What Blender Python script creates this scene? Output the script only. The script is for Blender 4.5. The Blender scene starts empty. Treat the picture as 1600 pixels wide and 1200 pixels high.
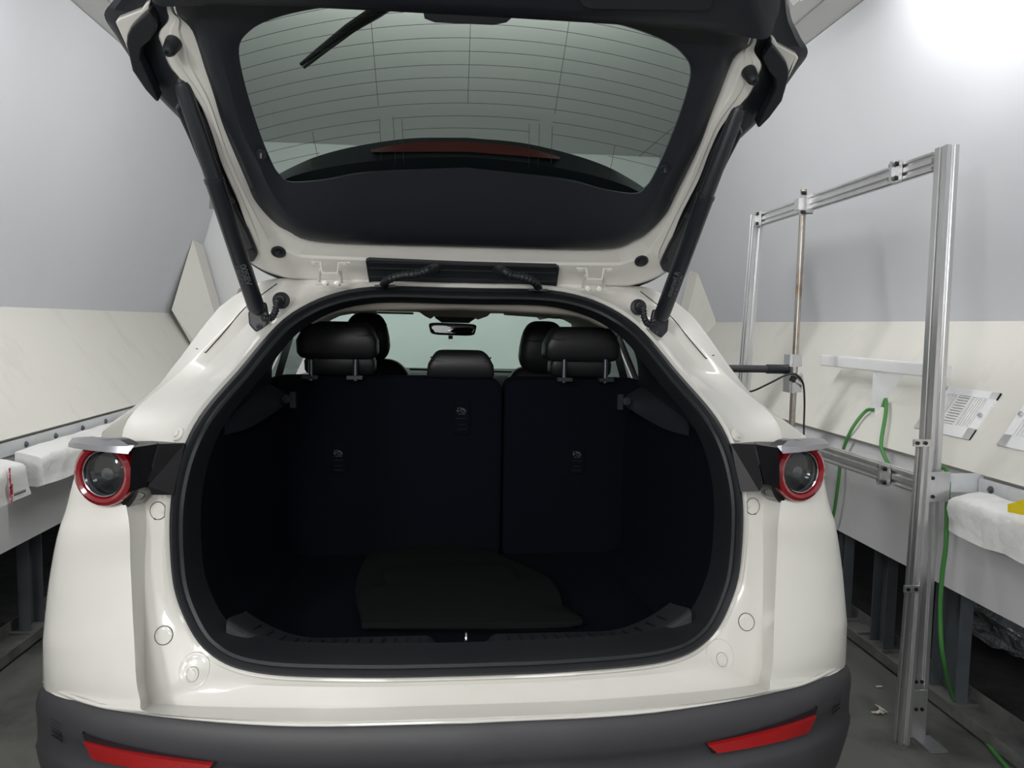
import bpy, bmesh, math, random
from mathutils import Vector, Matrix
from mathutils.bvhtree import BVHTree
random.seed(4)
S = bpy.context.scene
COL = S.collection
V = Vector
# ------------------------------------------------------------------ camera
FPX = 1150.0
CAM = V((-.058, 0, 1.33))
_a = V((.9955, .0085, .0948)).normalized()
_n = V((-.01625, 1, .08104)); _n = (_n - _a * _a.dot(_n)).normalized()
_Z = -_n; _Y = _Z.cross(_a)
cd = bpy.data.cameras.new('camera'); cam = bpy.data.objects.new('camera', cd); COL.objects.link(cam)
cd.sensor_width = 36; cd.lens = FPX / 1600 * 36; cd.clip_start = .02; cd.clip_end = 60
W3 = Matrix((_a, _Y, _Z))            # camera (x right, y down, z forward) -> world
rx = W3 @ V((1, 0, 0)); ry = W3 @ V((0, -1, 0)); rz = W3 @ V((0, 0, -1))
cam.matrix_world = Matrix(((rx.x, ry.x, rz.x, CAM.x), (rx.y, ry.y, rz.y, CAM.y), (rx.z, ry.z, rz.z, CAM.z), (0, 0, 0, 1)))
S.camera = cam
# ------------------------------------------------------------------ view + world
S.view_settings.view_transform = 'Standard'; S.view_settings.look = 'None'
S.view_settings.gamma = 1; S.view_settings.use_curve_mapping = False
S.view_settings.exposure = 0.0
w = bpy.data.worlds.new('world'); S.world = w; w.use_nodes = True
w.node_tree.nodes['Background'].inputs[0].default_value = (.8, .85, .95, 1)
w.node_tree.nodes['Background'].inputs[1].default_value = .15

def area(name, loc, rot, sx, sy, power, col=(1, .99, .97), parent=None):
    l = bpy.data.lights.new(name, 'AREA'); l.shape = 'RECTANGLE'; l.size = sx; l.size_y = sy; l.energy = power; l.color = col
    o = bpy.data.objects.new(name, l); COL.objects.link(o); o.location = loc; o.rotation_euler = rot
    if parent: o.parent = parent
    return o
LIGHTS = [  # x, y, z, size x, size y, watts, tilt about Y, tilt about X, place
    (-1.27, 2.2, 2.56, .22, .8, 9, -.75, 0, 'left ceiling edge, aimed at the sloped wall'),
    (1.28, 2.2, 2.56, .22, .8, 6.5, .75, 0, 'right ceiling edge, aimed at the sloped wall'),
    (0, 2.85, 2.58, 1.6, .3, 36, 0, .95, 'ceiling centre, added out of sight to brighten the end wall'),  # added panel, hidden by the gate and tilted to brighten the end wall
    (-.8, -.9, 2.58, .5, 1.2, 17, 0, 0, 'left ceiling behind the photographer'),
    (.8, -.9, 2.58, .5, 1.2, 13, 0, 0, 'right ceiling behind the photographer')]

# ------------------------------------------------------------------ pixel helpers (1600x1200 frame -> world)
def ray(px, py): return W3 @ V(((px - 800) / FPX, (py - 600) / FPX, 1))
def U(px, py, y): d = ray(px, py); return CAM + d * (y / d.y)
def onp(px, py, p0, n): d = ray(px, py); return CAM + d * ((V(p0) - CAM).dot(n) / d.dot(n))
def B(l, r, y):
    p = U(*l, y); q = U(*r, y); return V(((q.x - p.x) / 2, y, (p.z + q.z) / 2))
def Cn(p, y): q = U(*p, y); return V((0, y, q.z))
def floor_at(px, py, z=0.0): return onp(px, py, (0, 0, z), V((0, 0, 1)))
def wall_at(px, py, x): return onp(px, py, (x, 0, 0), V((1, 0, 0)))
def mir(p): return V((-p.x, p.y, p.z))

# ------------------------------------------------------------------ materials
def mat(name, col, rough=.5, metal=0.0, coat=0.0, spec=.5, noise=None, bump=None, emis=None):
    m = bpy.data.materials.new(name); m.use_nodes = True; nt = m.node_tree; b = nt.nodes['Principled BSDF']
    b.inputs['Base Color'].default_value = (*col, 1); b.inputs['Roughness'].default_value = rough
    b.inputs['Metallic'].default_value = metal; b.inputs['Coat Weight'].default_value = coat
    b.inputs['Coat Roughness'].default_value = .06; b.inputs['Specular IOR Level'].default_value = spec
    if noise or bump:
        tc = nt.nodes.new('ShaderNodeTexCoord')
    if noise:   # (scale, colour2, low, high, stretch)
        sc, c2, lo, hi = noise[:4]
        n = nt.nodes.new('ShaderNodeTexNoise'); n.inputs['Scale'].default_value = sc; n.inputs['Detail'].default_value = 6
        n.inputs['Roughness'].default_value = .62
        mp = nt.nodes.new('ShaderNodeMapping'); mp.inputs['Scale'].default_value = noise[4] if len(noise) > 4 else (1, 1, 1)
        r = nt.nodes.new('ShaderNodeValToRGB'); r.color_ramp.elements[0].position = lo; r.color_ramp.elements[1].position = hi
        r.color_ramp.elements[0].color = (*col, 1); r.color_ramp.elements[1].color = (*c2, 1)
        L = nt.links; L.new(tc.outputs['Object'], mp.inputs[0]); L.new(mp.outputs[0], n.inputs['Vector'])
        L.new(n.outputs[0], r.inputs[0]); L.new(r.outputs[0], b.inputs['Base Color'])
    if bump:    # (scale, strength, distance)
        n = nt.nodes.new('ShaderNodeTexNoise'); n.inputs['Scale'].default_value = bump[0]; n.inputs['Detail'].default_value = 4
        bp = nt.nodes.new('ShaderNodeBump'); bp.inputs['Strength'].default_value = bump[1]; bp.inputs['Distance'].default_value = bump[2]
        L = nt.links; L.new(tc.outputs['Object'], n.inputs['Vector']); L.new(n.outputs[0], bp.inputs['Height']); L.new(bp.outputs[0], b.inputs['Normal'])
    if emis:
        b.inputs['Emission Color'].default_value = (*emis[0], 1); b.inputs['Emission Strength'].default_value = emis[1]
    return m
def glassmat(name, tint, rough=0.0, refl=1.45):
    m = bpy.data.materials.new(name); m.use_nodes = True; nt = m.node_tree; N = nt.nodes; L = nt.links
    N.remove(N['Principled BSDF'])
    t = N.new('ShaderNodeBsdfTransparent'); t.inputs[0].default_value = (*tint, 1)
    g = N.new('ShaderNodeBsdfGlossy'); g.inputs['Roughness'].default_value = rough; g.inputs[0].default_value = (1, 1, 1, 1)
    lw = N.new('ShaderNodeLayerWeight'); p5 = N.new('ShaderNodeMath'); p5.operation = 'POWER'; p5.inputs[1].default_value = 5
    f = N.new('ShaderNodeMath'); f.operation = 'MULTIPLY_ADD'; f.inputs[1].default_value = .6; f.inputs[2].default_value = (refl - 1) ** 2 / (refl + 1) ** 2
    L.new(lw.outputs['Facing'], p5.inputs[0]); L.new(p5.outputs[0], f.inputs[0])
    mx = N.new('ShaderNodeMixShader'); L.new(f.outputs[0], mx.inputs[0]); L.new(t.outputs[0], mx.inputs[1]); L.new(g.outputs[0], mx.inputs[2])
    L.new(mx.outputs[0], N['Material Output'].inputs[0]); return m

paint = mat('white_paint', (.70, .69, .645), .32, coat=.6, noise=(3, (.66, .645, .60), .5, .75))
blackplastic = mat('black_plastic', (.012, .014, .018), .42, bump=(900, .08, .001))
satin = mat('satin_black', (.013, .015, .02), .38)
sillm = mat('sill_plastic', (.028, .032, .035), .45); ledgem = mat('ledge_plastic', (.022, .024, .03), .4); rubber = mat('black_rubber', (.010, .012, .015), .5)
panelm = mat('panel_black', (.007, .007, .009), .42, spec=.3); gloss = mat('gloss_black', (.006, .006, .008), .06, coat=1)
cladding = mat('grey_cladding', (.045, .045, .05), .5, noise=(2.2, (.055, .055, .062), .5, .7), bump=(1500, .15, .0006))
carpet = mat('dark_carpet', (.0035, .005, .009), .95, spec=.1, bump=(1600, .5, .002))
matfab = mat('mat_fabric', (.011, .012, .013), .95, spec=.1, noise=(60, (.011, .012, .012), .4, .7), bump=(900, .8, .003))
leather = mat('black_leather', (.012, .013, .015), .45, bump=(400, .15, .001))
beige = mat('headliner_cloth', (.56, .52, .46), .9, bump=(700, .3, .001))
chrome = mat('chrome', (.7, .7, .72), .12, metal=1)
alu = mat('aluminium', (.66, .66, .67), .3, metal=.85, noise=(30, (.56, .56, .57), .45, .8, (1, 1, .1)))
steel = mat('rod_steel', (.45, .42, .38), .3, metal=.9, noise=(9, (.30, .2, .13), .5, .72))
bolt = mat('dark_bolt', (.03, .03, .03), .4, metal=.6)
redlens = mat('red_lens', (.22, .003, .009), .12, coat=1)
redrefl = mat('red_reflector', (.36, .002, .004), .3, coat=.6, bump=(700, .5, .003))
greybrow = mat('metallic_grey', (.36, .36, .40), .3, metal=.7)
lampglass = glassmat('lamp_glass', (.75, .77, .78)); bowl = mat('lamp_bowl', (.11, .115, .125), .3)
rearglass = glassmat('rear_glass', (.50, .58, .54), 0, 1.25); frontglass = glassmat('front_glass', (.76, .95, .87), 0, 1.3)
sideglass = glassmat('side_glass', (.3, .36, .34))
wirem = mat('defroster_line', (.02, .016, .014), .7)
wallup = mat('upper_wall_paint', (.64, .655, .69), .75, noise=(1.2, (.61, .62, .66), .4, .8))
wallend = mat('end_wall_paint', (.72, .735, .74), .8)
cream = mat('cream_wall', (.70, .69, .64), .75, noise=(4, (.60, .59, .55), .55, .85, (1, 2, 1)), bump=(30, .12, .004))
ceilm = mat('ceiling_paint', (.60, .60, .60), .8)
fascia = mat('fascia_paint', (.66, .66, .68), .7, noise=(2, (.60, .60, .62), .5, .8))
concrete = mat('concrete_floor', (.135, .138, .125), .5, noise=(2.6, (.05, .05, .046), .45, .68), bump=(14, .25, .01))
darkconc = mat('dark_concrete', (.03, .03, .028), .8, noise=(5, (.012, .012, .012), .4, .65), bump=(20, .4, .02))  # darker concrete for the floor strip behind the posts
greysteel = mat('grey_steel', (.10, .115, .125), .5, noise=(6, (.07, .08, .09), .4, .7))
railm = mat('rail_steel', (.16, .165, .16), .6, noise=(8, (.07, .07, .065), .4, .7))
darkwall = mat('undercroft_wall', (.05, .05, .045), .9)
vinyl = mat('white_vinyl', (.74, .745, .74), .5, noise=(7, (.60, .585, .555), .52, .82), bump=(9, .7, .02))
ventm = mat('white_enamel', (.86, .87, .88), .4); ventdark = mat('vent_slots', (.05, .052, .055), .8)
green = mat('green_rubber', (.055, .22, .05), .5); blackcab = mat('black_cable', (.02, .02, .02), .5)
yellow = mat('yellow_tag', (.85, .68, .02), .4, noise=(40, (.5, .4, .02), .6, .7)); redmark = mat('red_marker', (.42, .015, .05), .6, noise=(60, (.66, .5, .5), .5, .62))
inkm = mat('black_ink', (.03, .03, .03), .6); print_m = mat('grey_print', (.09, .095, .10), .6); iconm = mat('white_print', (.16, .16, .17), .6)
foil = mat('foil', (.35, .36, .38), .22, metal=.6, bump=(14, 1, .05)); scrapm = mat('pale_scrap', (.6, .57, .5), .7)
carbon = mat('carbon_tube', (.03, .03, .032), .45, noise=(220, (.045, .045, .05), .45, .55)); galv = mat('zinc_strip', (.62, .64, .66), .45, noise=(6, (.5, .52, .54), .5, .7))
mirrorm = mat('mirror_silver', (.8, .82, .82), .02, metal=1); lampem = mat('lit_diffuser', (.9, .9, .9), .5, emis=((1, 1, 1), 3))
tyre = mat('tyre', (.015, .015, .015), .8); thirdlamp = mat('dark_red_lens', (.10, .012, .010), .3)

# ------------------------------------------------------------------ mesh helpers
def empty(name, loc=(0, 0, 0), parent=None):
    o = bpy.data.objects.new(name, None); COL.objects.link(o); o.location = loc; WL[o.name] = V(loc)
    if parent: o.parent = parent; o.matrix_parent_inverse = Matrix.Translation(-parent_loc(parent))
    return o
def tag(o, label=None, cat=None, group=None, kind=None):
    if label: o['label'] = label
    if cat: o['category'] = cat
    if group: o['group'] = group
    if kind: o['kind'] = kind
    return o
def mesh(name, vs, fs, m, parent=None, smooth=True, sharp=35):
    me = bpy.data.meshes.new(name); me.from_pydata([tuple(v) for v in vs], [], fs); me.validate()
    bm = bmesh.new(); bm.from_mesh(me); bmesh.ops.recalc_face_normals(bm, faces=bm.faces)
    for f in bm.faces: f.smooth = smooth
    if smooth:
        for e in bm.edges:
            if len(e.link_faces) == 2 and e.calc_face_angle(0) > math.radians(sharp): e.smooth = False
    bm.to_mesh(me); bm.free()
    o = bpy.data.objects.new(name, me); COL.objects.link(o)
    for mm in (m if isinstance(m, (list, tuple)) else [m]): me.materials.append(mm)
    if parent:
        o.parent = parent; o.matrix_parent_inverse = Matrix.Translation(-parent_loc(parent))
    return o
WL = {}
def parent_loc(p): return WL.get(p.name, V((0, 0, 0)))
class MB:
    def __init__(s): s.v = []; s.f = []
    def add(s, vs, fs):
        k = len(s.v); s.v += [V(v) for v in vs]; s.f += [tuple(i + k for i in f) for f in fs]; return s
    def loft(s, rings, closed=False, capa=False, capb=False):
        n = len(rings[0]); k = len(s.v)
        for r in rings: s.v += [V(p) for p in r]
        for i in range(len(rings) - 1):
            for j in range(n if closed else n - 1):
                a = k + i * n + j; b = k + i * n + (j + 1) % n; s.f.append((a, b, b + n, a + n))
        if capa: s.f.append(tuple(k + j for j in range(n)))
        if capb: s.f.append(tuple(k + (len(rings) - 1) * n + j for j in range(n)))
        return s
    def box(s, c, d, rot=None):
        c = V(c); R = rot or Matrix.Identity(3); h = [x / 2 for x in d]
        vs = [c + R @ V((sx * h[0], sy * h[1], sz * h[2])) for sx in (-1, 1) for sy in (-1, 1) for sz in (-1, 1)]
        return s.add(vs, [(0, 1, 3, 2), (4, 6, 7, 5), (0, 4, 5, 1), (2, 3, 7, 6), (0, 2, 6, 4), (1, 5, 7, 3)])
    def tube(s, pts, r, n=12, cap=True):
        pts = [V(p) for p in pts]; rings = []; up = None
        for i, p in enumerate(pts):
            t = (pts[min(i + 1, len(pts) - 1)] - pts[max(i - 1, 0)]).normalized()
            if up is None:
                up = t.cross(V((0, 0, 1))) if abs(t.z) < .9 else t.cross(V((1, 0, 0)))
            up = (up - t * up.dot(t)).normalized(); b = t.cross(up)
            rr = r[i] if isinstance(r, (list, tuple)) else r
            rings.append([p + (up * math.cos(q) + b * math.sin(q)) * rr for q in [2 * math.pi * k / n for k in range(n)]])
        return s.loft(rings, True, cap, cap)
    def lathe(s, c, ax, prof, n=32, u0=None):   # prof = (radius, height along axis)
        c = V(c); ax = V(ax).normalized(); u = ax.cross(V((0, 0, 1))).normalized() if u0 is None else u0; b = ax.cross(u)
        return s.loft([[c + ax * h + (u * math.cos(q) + b * math.sin(q)) * max(r, 1e-5) for q in [2 * math.pi * k / n for k in range(n)]] for r, h in prof], True)
    def prism(s, pts, d):     # polygon pushed along d
        n = len(pts); d = V(d); s.add(list(pts) + [V(p) + d for p in pts], [tuple(range(n)), tuple(range(2 * n - 1, n - 1, -1))] + [(i, (i + 1) % n, n + (i + 1) % n, n + i) for i in range(n)]); return s
    def mirror(s):
        n = len(s.v); s.v += [mir(v) for v in s.v[:n]]; s.f += [tuple(i + n for i in reversed(f)) for f in list(s.f)]; return s
    def pair(s, name, m, parent=None, smooth=True, sharp=35):
        a = mesh(name, s.v, s.f, m, parent, smooth, sharp); return a, mesh(name, [mir(v) for v in s.v], s.f, m, parent, smooth, sharp)
    def build(s, name, m, parent=None, smooth=True, sharp=35): return mesh(name, s.v, s.f, m, parent, smooth, sharp)
def cr(keys, n=6):            # Catmull-Rom through the keys
    P = [V(k) for k in keys]; P = [P[0] * 2 - P[1]] + P + [P[-1] * 2 - P[-2]]; out = []
    for i in range(1, len(P) - 2):
        for j in range(n):
            t = j / n; a, b, c, d = P[i - 1:i + 3]
            out.append(.5 * (2 * b + (c - a) * t + (2 * a - 5 * b + 4 * c - d) * t * t + (3 * b - a - 3 * c + d) * t ** 3))
    out.append(P[-2]); return out
def whole(half):              # half starts on the centre plane -> mirrored strip or loop
    a = list(half); b = [mir(p) for p in reversed(half)]
    if abs(half[0].x) < 1e-4 and abs(half[-1].x) < 1e-4: return a + b[1:-1]
    return b[:-1] + a
def bvh(o):
    me = o.data; return BVHTree.FromPolygons([v.co.copy() for v in me.vertices], [tuple(p.vertices) for p in me.polygons])
def sq(c, d, e=.35, fn=None, nu=32, nv=20):   # super-ellipsoid block with rounded edges
    c = V(c); rings = []
    g = lambda q, e: math.copysign(abs(q) ** e, q)
    for i in range(nv + 1):
        ph = -math.pi / 2 + math.pi * i / nv; ring = []
        for j in range(nu):
            th = 2 * math.pi * j / nu
            p = V((g(math.cos(ph), e) * g(math.cos(th), e) * d[0] / 2, g(math.cos(ph), e) * g(math.sin(th), e) * d[1] / 2, g(math.sin(ph), e) * d[2] / 2))
            if fn: p = fn(p)
            ring.append(c + p)
        rings.append(ring)
    return MB().loft(rings, True)
def textobj(name, s, size, loc, xdir, ydir, m, parent, ext=.0003):
    c = bpy.data.curves.new(name, 'FONT'); c.body = s; c.size = size; c.extrude = ext; c.align_x = 'CENTER'; c.align_y = 'CENTER'; c.materials.append(m)
    o = bpy.data.objects.new(name, c); COL.objects.link(o); x = V(xdir).normalized(); y = (V(ydir) - x * V(ydir).dot(x)).normalized(); z = x.cross(y)
    mw = Matrix(((x.x, y.x, z.x, loc[0]), (x.y, y.y, z.y, loc[1]), (x.z, y.z, z.z, loc[2]), (0, 0, 0, 1)))
    bpy.context.view_layer.update(); me = bpy.data.meshes.new_from_object(o); bpy.data.objects.remove(o)
    me.transform(mw); me.materials.clear(); me.materials.append(m)
    o = bpy.data.objects.new(name, me); COL.objects.link(o); o.parent = parent; o.matrix_parent_inverse = Matrix.Translation(-parent_loc(parent)); return o

# ================================================================== ROOM
XW, ZW = 1.99, 1.375; XC, ZC = 1.62, 2.655; XL, ZL = 1.66, .868; ZF = .46; Y0, Y1 = -3.0, 5.75
def strip(pts, ya, yb, m, name, thick=.03, sgn=1):
    v = []; mb = MB()
    mb.loft([[V((x * sgn, ya, z)) for x, z in pts], [V((x * sgn, yb, z)) for x, z in pts]]); o = mb.build(name, m, None, False)
    sm = o.modifiers.new('s', 'SOLIDIFY'); sm.thickness = thick; sm.offset = 0
    return tag(o, kind='structure')
for sg, nm in ((1, 'right'), (-1, 'left')):
    strip([(XC + .012, ZC), (XW + .012, ZW)], Y0, Y1, wallup, 'wall_' + nm + '_upper', .03, sg)
    strip([(XW + .015, ZW - .005), (XL + .012, ZL - .0)], Y0, Y1, cream, 'wall_' + nm + '_lower', .03, sg)
    strip([(XL + .05, ZL + .005), (XL + .035, ZL - .015), (XL + .015, ZL - .07), (XL + .015, ZF)], Y0, Y1, fascia, 'wall_' + nm + '_fascia', .025, sg)
strip([(-XC - .1, ZC + .015), (XC + .1, ZC + .015)], Y0, Y1, ceilm, 'ceiling')
for sg in (1, -1):   # seam strip along the ceiling
    o = MB().box((sg * (XC - .16), (Y0 + Y1) / 2, ZC - .002), (.006, Y1 - Y0, .004)).build('trim_' + ('1' if sg > 0 else '2'), mat('seam_grey', (.3, .3, .3), .8), None, False); tag(o, kind='structure')
o = MB().box((0, Y1 + .03, 1.4), (5.6, .04, 3)).build('wall_end', wallend, None, False); tag(o, kind='structure')
o = MB().box((0, Y0 - .03, 1.4), (5.6, .04, 3)).build('wall_back', wallend, None, False); tag(o, kind='structure')
o = MB().box((0, (Y0 + Y1) / 2, -.03), (6.2, Y1 - Y0 + .4, .06)).build('floor', concrete, None, False); tag(o, kind='structure')
for sg, nm in ((1, 'right'), (-1, 'left')):
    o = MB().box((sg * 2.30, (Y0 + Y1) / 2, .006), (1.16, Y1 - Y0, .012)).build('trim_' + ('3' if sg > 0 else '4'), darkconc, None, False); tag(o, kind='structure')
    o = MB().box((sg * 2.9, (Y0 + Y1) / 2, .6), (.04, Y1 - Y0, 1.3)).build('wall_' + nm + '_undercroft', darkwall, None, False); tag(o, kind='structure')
    # floor rail under the fascia: shallow U channel
    mb = MB()
    for dx, dz, wx, wz in ((0, .004, .13, .008), (-.065, .02, .006, .04), (.065, .03, .006, .06)): mb.box((sg * (1.76 + dx), (Y0 + Y1) / 2, .012 + dz), (wx, Y1 - Y0, wz))
    tag(mb.build('trim_' + ('5' if sg > 0 else '6'), railm, None, False), kind='structure')
# corner gussets at the far end (a chamfer panel with a sloped cap)
def gusset(name, q, t, p, t2, p2):
    a = U(*q, 5.37); b = U(*t, 5.5); c = U(*p, 5.55); d = U(*t2, 5.68); e = U(*p2, 5.69)
    sgn = 1 if a.x > 0 else -1
    a0 = V((sgn * (XL), 5.37, ZL)); c0 = V((c.x - sgn * .05, 5.55, ZL)); e0 = V((e.x - sgn * .05, 5.69, ZL))
    a1 = V((a.x + sgn * .02, 5.65, a.z)); 
    o = MB().add([a, b, c, d, e, a0, c0, e0, a1], [(0, 1, 2), (1, 3, 4, 2), (0, 2, 6, 5), (2, 4, 7, 6), (0, 8, 1), (1, 8, 3)]).build(name, cream, None, False)
    tag(o, kind='structure')
gusset('trim_7', (268, 484), (301, 374), (338, 500), (317, 383), (350, 500))
gusset('trim_8', (1119, 506), (1098, 398), (1066, 520), (1081, 406), (1054, 520))

# lights
for i, (x, y, z, sx, sy, p, tl, tx, where) in enumerate(LIGHTS):
    t = empty('ceiling_light', (x, y, ZC)); tag(t, 'flat white light panel on the ' + where, 'ceiling light', 'ceiling light panels')
    Rt = Matrix.Rotation(-tl, 3, 'Y') @ Matrix.Rotation(tx, 3, 'X')
    MB().box(V((x, y, z)) + Rt @ V((0, 0, .030)), (sx + .04, sy + .04, .04), Rt).build('housing', ventm, t, False)
    MB().box(V((x, y, z)) + Rt @ V((0, 0, .008)), (sx, sy, .006), Rt).build('diffuser', lampem, t, False)
    area('lamp', (0, 0, z - ZC), Rt.to_euler(), sx, sy, p, parent=t)
t = empty('wall_light', (-.9, -2.9, 1.95)); tag(t, 'square soft light panel added to light the car rear, on the back wall behind the photographer', 'wall light')  # unseen panel added to brighten the rear of the car
MB().box((-.9, -2.88, 1.95), (.74, .05, .74)).build('housing', ventm, t, False); MB().box((-.9, -2.845, 1.95), (.7, .01, .7)).build('diffuser', lampem, t, False)
area('lamp', (0, .08, 0), (math.pi / 2, 0, 0), .7, .7, 36, parent=t)
t = empty('wall_light', (-1.55, -.6, 1.92)); tag(t, 'small work light hung on the left wall beside the photographer', 'wall light')
Rl = V((.75, .66, 0)).to_track_quat('-Z', 'Z').to_matrix()
MB().box(V((-1.55, -.6, 1.92)) + Rl @ V((0, 0, .05)), (.30, .30, .06), Rl).build('housing', ventm, t, False); MB().box(V((-1.55, -.6, 1.92)) + Rl @ V((0, 0, .012)), (.26, .26, .01), Rl).build('diffuser', lampem, t, False)
area('lamp', (0, 0, 0), Rl.to_euler(), .26, .26, 16, parent=t)

# steel posts under the fascia
def post(px, py, w, label, name='steel_post', x=None, style='c'):
    sg = 1 if px > 700 else -1
    p = wall_at(px, py, sg * 1.765)
    t = empty(name, (p.x, p.y, .02)); tag(t, label, 'post', 'steel posts under the wall panels')
    h = ZF + .03; cx, cy = p.x, p.y
    mb = MB()
    if style == 'c':
        mb.box((cx, cy, .02 + h / 2), (.045, .006, h)).box((cx + sg * .02 , cy + w / 2, .02 + h / 2), (.006, w, h)).box((cx, cy + w, .02 + h / 2), (.045, .006, h))
    else:
        mb.lathe((cx, cy + w / 2, .02), (0, 0, 1), [(w / 2, 0), (w / 2, h)], 20)
    mb.build('column', greysteel, t, style != 'c')
    mb = MB().box((cx, cy + w / 2, .026), (.14, w + .03, .012)); mb.build('base_plate', railm, t, False)
    for dy in (.01, w - .01): MB().lathe((cx - sg * .055, cy + dy, .03), (0, 0, 1), [(0, .022), (.011, .02), (.011, 0)], 8).build('anchor_bolt', railm, t, False)
post(1348, 992, .06, 'round grey steel post on a base plate under the right wall', style='r')
post(1386, 1038, .09, 'grey steel channel post behind the slotted aluminium upright')
post(1500, 1112, .13, 'grey steel channel post rightmost under the right wall panel')
post(1322, 950, .05, 'narrow dark steel post nearest the car flank on the right')
post(40, 995, .10, 'dark steel channel post under the left wall panel beside the car')
post(-40, 1100, .12, 'dark steel channel post cut by the left edge of the photo')
# dark tank and foil bag behind the posts
p = floor_at(1560, 1010, .02); p = V((2.45, 2.75, .02))
mb = sq((p.x, p.y, .20), (.55, .8, .36), .6, None, 40, 28)
for v in mb.v:
    v += V((random.uniform(-1, 1), random.uniform(-1, 1), random.uniform(-1, 1))) * .028
    v.z = max(v.z, .016)
tag(mb.build('foil_bag', foil, None, False), 'crumpled shiny dark plastic bag lying behind the rightmost steel post', 'bag')
for (px, py, s, lab, nm) in ((1374, 1074, .022, 'small white paper chip on the floor between car and metal upright', 'paper_chip'), (1373, 1114, .05, 'crumpled pale tape scrap on the floor nearest the red reflector', 'tape_scrap')):
    p = floor_at(px, py, .001); mb = MB(); k = 1 if s < .03 else 4
    for i in range(k):
        R = Matrix.Rotation(.6 * i, 3, 'Z') @ Matrix.Rotation(.2 * i, 3, 'X'); mb.box(p + V((i * .006, i * .004, .003 + .002 * i)), (s, .009, .003), R)
    tag(mb.build(nm, scrapm, None, False), lab, 'scrap')

# vents on the sloped right wall
CP = V((XL, 0, ZL)); CT = V((XW - XL, 0, ZW - ZL)).normalized(); CNn = V((-CT.z, 0, CT.x))
def vent(corners, label, offs, lever):
    q = [onp(*c, CP + CNn * .012, CNn) for c in corners]
    us = [(p - CP).dot(CT) for p in q]; ys = [p.y for p in q]
    u0 = (us[2] + us[3]) / 2; u1 = (us[0] + us[1]) / 2; ya = (ys[1] + ys[2]) / 2; yb = (ys[0] + ys[3]) / 2   # ya near, yb far
    c = CP + CT * (u0 + u1) / 2 + V((0, (ya + yb) / 2, 0)); t = empty('air_vent', c); tag(t, label, 'air vent', 'air vents in the sloped right wall')
    P = lambda u, y, h: CP + CT * u + V((0, y, 0)) + CNn * h
    R = Matrix((CT, V((0, 1, 0)), CNn)).transposed()
    hu = u1 - u0; hy = yb - ya; mb = MB(); b = .028
    for (a0, a1, b0, b1) in ((u0, u0 + b * 1.5, ya, yb), (u1 - b, u1, ya, yb), (u0, u1, ya, ya + b * 1.3), (u0, u1, yb - b * 1.3, yb)): mb.box(P((a0 + a1) / 2, (b0 + b1) / 2, .005), (a1 - a0, b1 - b0, .009), R)
    y_in0 = ya + b * 1.3; y_in1 = yb - b * 1.3; third = (y_in1 - y_in0) / 3
    for k in (1, 2): mb.box(P((u0 + u1) / 2, y_in0 + k * third, .005), (hu, .014, .008), R)
    mb.build('face_plate', ventm, t, False)
    MB().box(P((u0 + u1) / 2, (ya + yb) / 2, .0015), (hu - .02, hy - .02, .002), R).build('duct_opening', ventdark, t, False)
    mb = MB()
    for k in range(3):
        a = y_in0 + k * third + .006; bb = a + third - .012
        if k == 1:
            for i in range(11):
                uu = u0 + b * 1.5 + (hu - b * 2.5) * (i + .5) / 11; mb.box(P(uu, (a + bb) / 2, .006), ((hu - b * 2.5) / 11 * .5, third, .006), R @ Matrix.Rotation(.4, 3, 'Y'))
        else:
            for i in range(6):
                yy = a + (bb - a) * i / 5; mb.box(P((u0 + u1) / 2, yy, .006), (hu - b * 2, (bb - a) / 5 * .45, .006), R)
    mb.build('louvre', ventm, t, False)
    mb = MB(); mb.lathe(P((u0 + u1) / 2, ya + b * .6 if not lever else yb - b * .6, .009), CNn, [(.008, 0), (.008, .008), (0, .009)], 10, V((0, 1, 0))); mb.build('screw', alu, t, False)
vent(((1470, 602), (1562, 613), (1514, 686), (1428, 668)), 'white louvred air vent seen whole, behind the aluminium upright', 0, 0)
vent(((1627, 598), (1760, 612), (1690, 722), (1551, 694)), 'white louvred air vent cut off by the right edge of the photo', 0, 1)

# T shaped bracket on the right wall
t = empty('wall_bracket', wall_at(1362, 655, 1.82)); tag(t, 'white T-shaped bracket standing off the sloped right wall', 'bracket')
a = wall_at(1286, 565, 1.73); b = wall_at(1482, 578, 1.73)
a = V((1.73, a.y, (a.z + b.z) / 2)); b = V((1.73, b.y, a.z))
mb = MB(); d = (a - b).length
mb.box((a + b) / 2, (.03, d, .052)); o = mb.build('crossbar', ventm, t, False); bv = o.modifiers.new('b', 'BEVEL'); bv.width = .006; bv.segments = 2
yb_ = wall_at(1368, 600, 1.73).y
uL = (a.z - .30 - ZL)
foot = lambda z: XL + (z - ZL) * (XW - XL) / (ZW - ZL)
foot_z = lambda x: ZL + (x - XL) * (ZW - ZL) / (XW - XL) - .01
zt, zb = a.z - .026, a.z - .18
MB().prism([V((1.723, yb_ - .02, zt)), V((foot(zt) + .01, yb_ - .02, zt)), V((1.733, yb_ - .02, foot_z(1.733))), V((1.722, yb_ - .02, foot_z(1.722)))], (0, .03, 0)).build('fin', ventm, t, False)
BR = (a, b, yb_, zt, zb)

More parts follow.
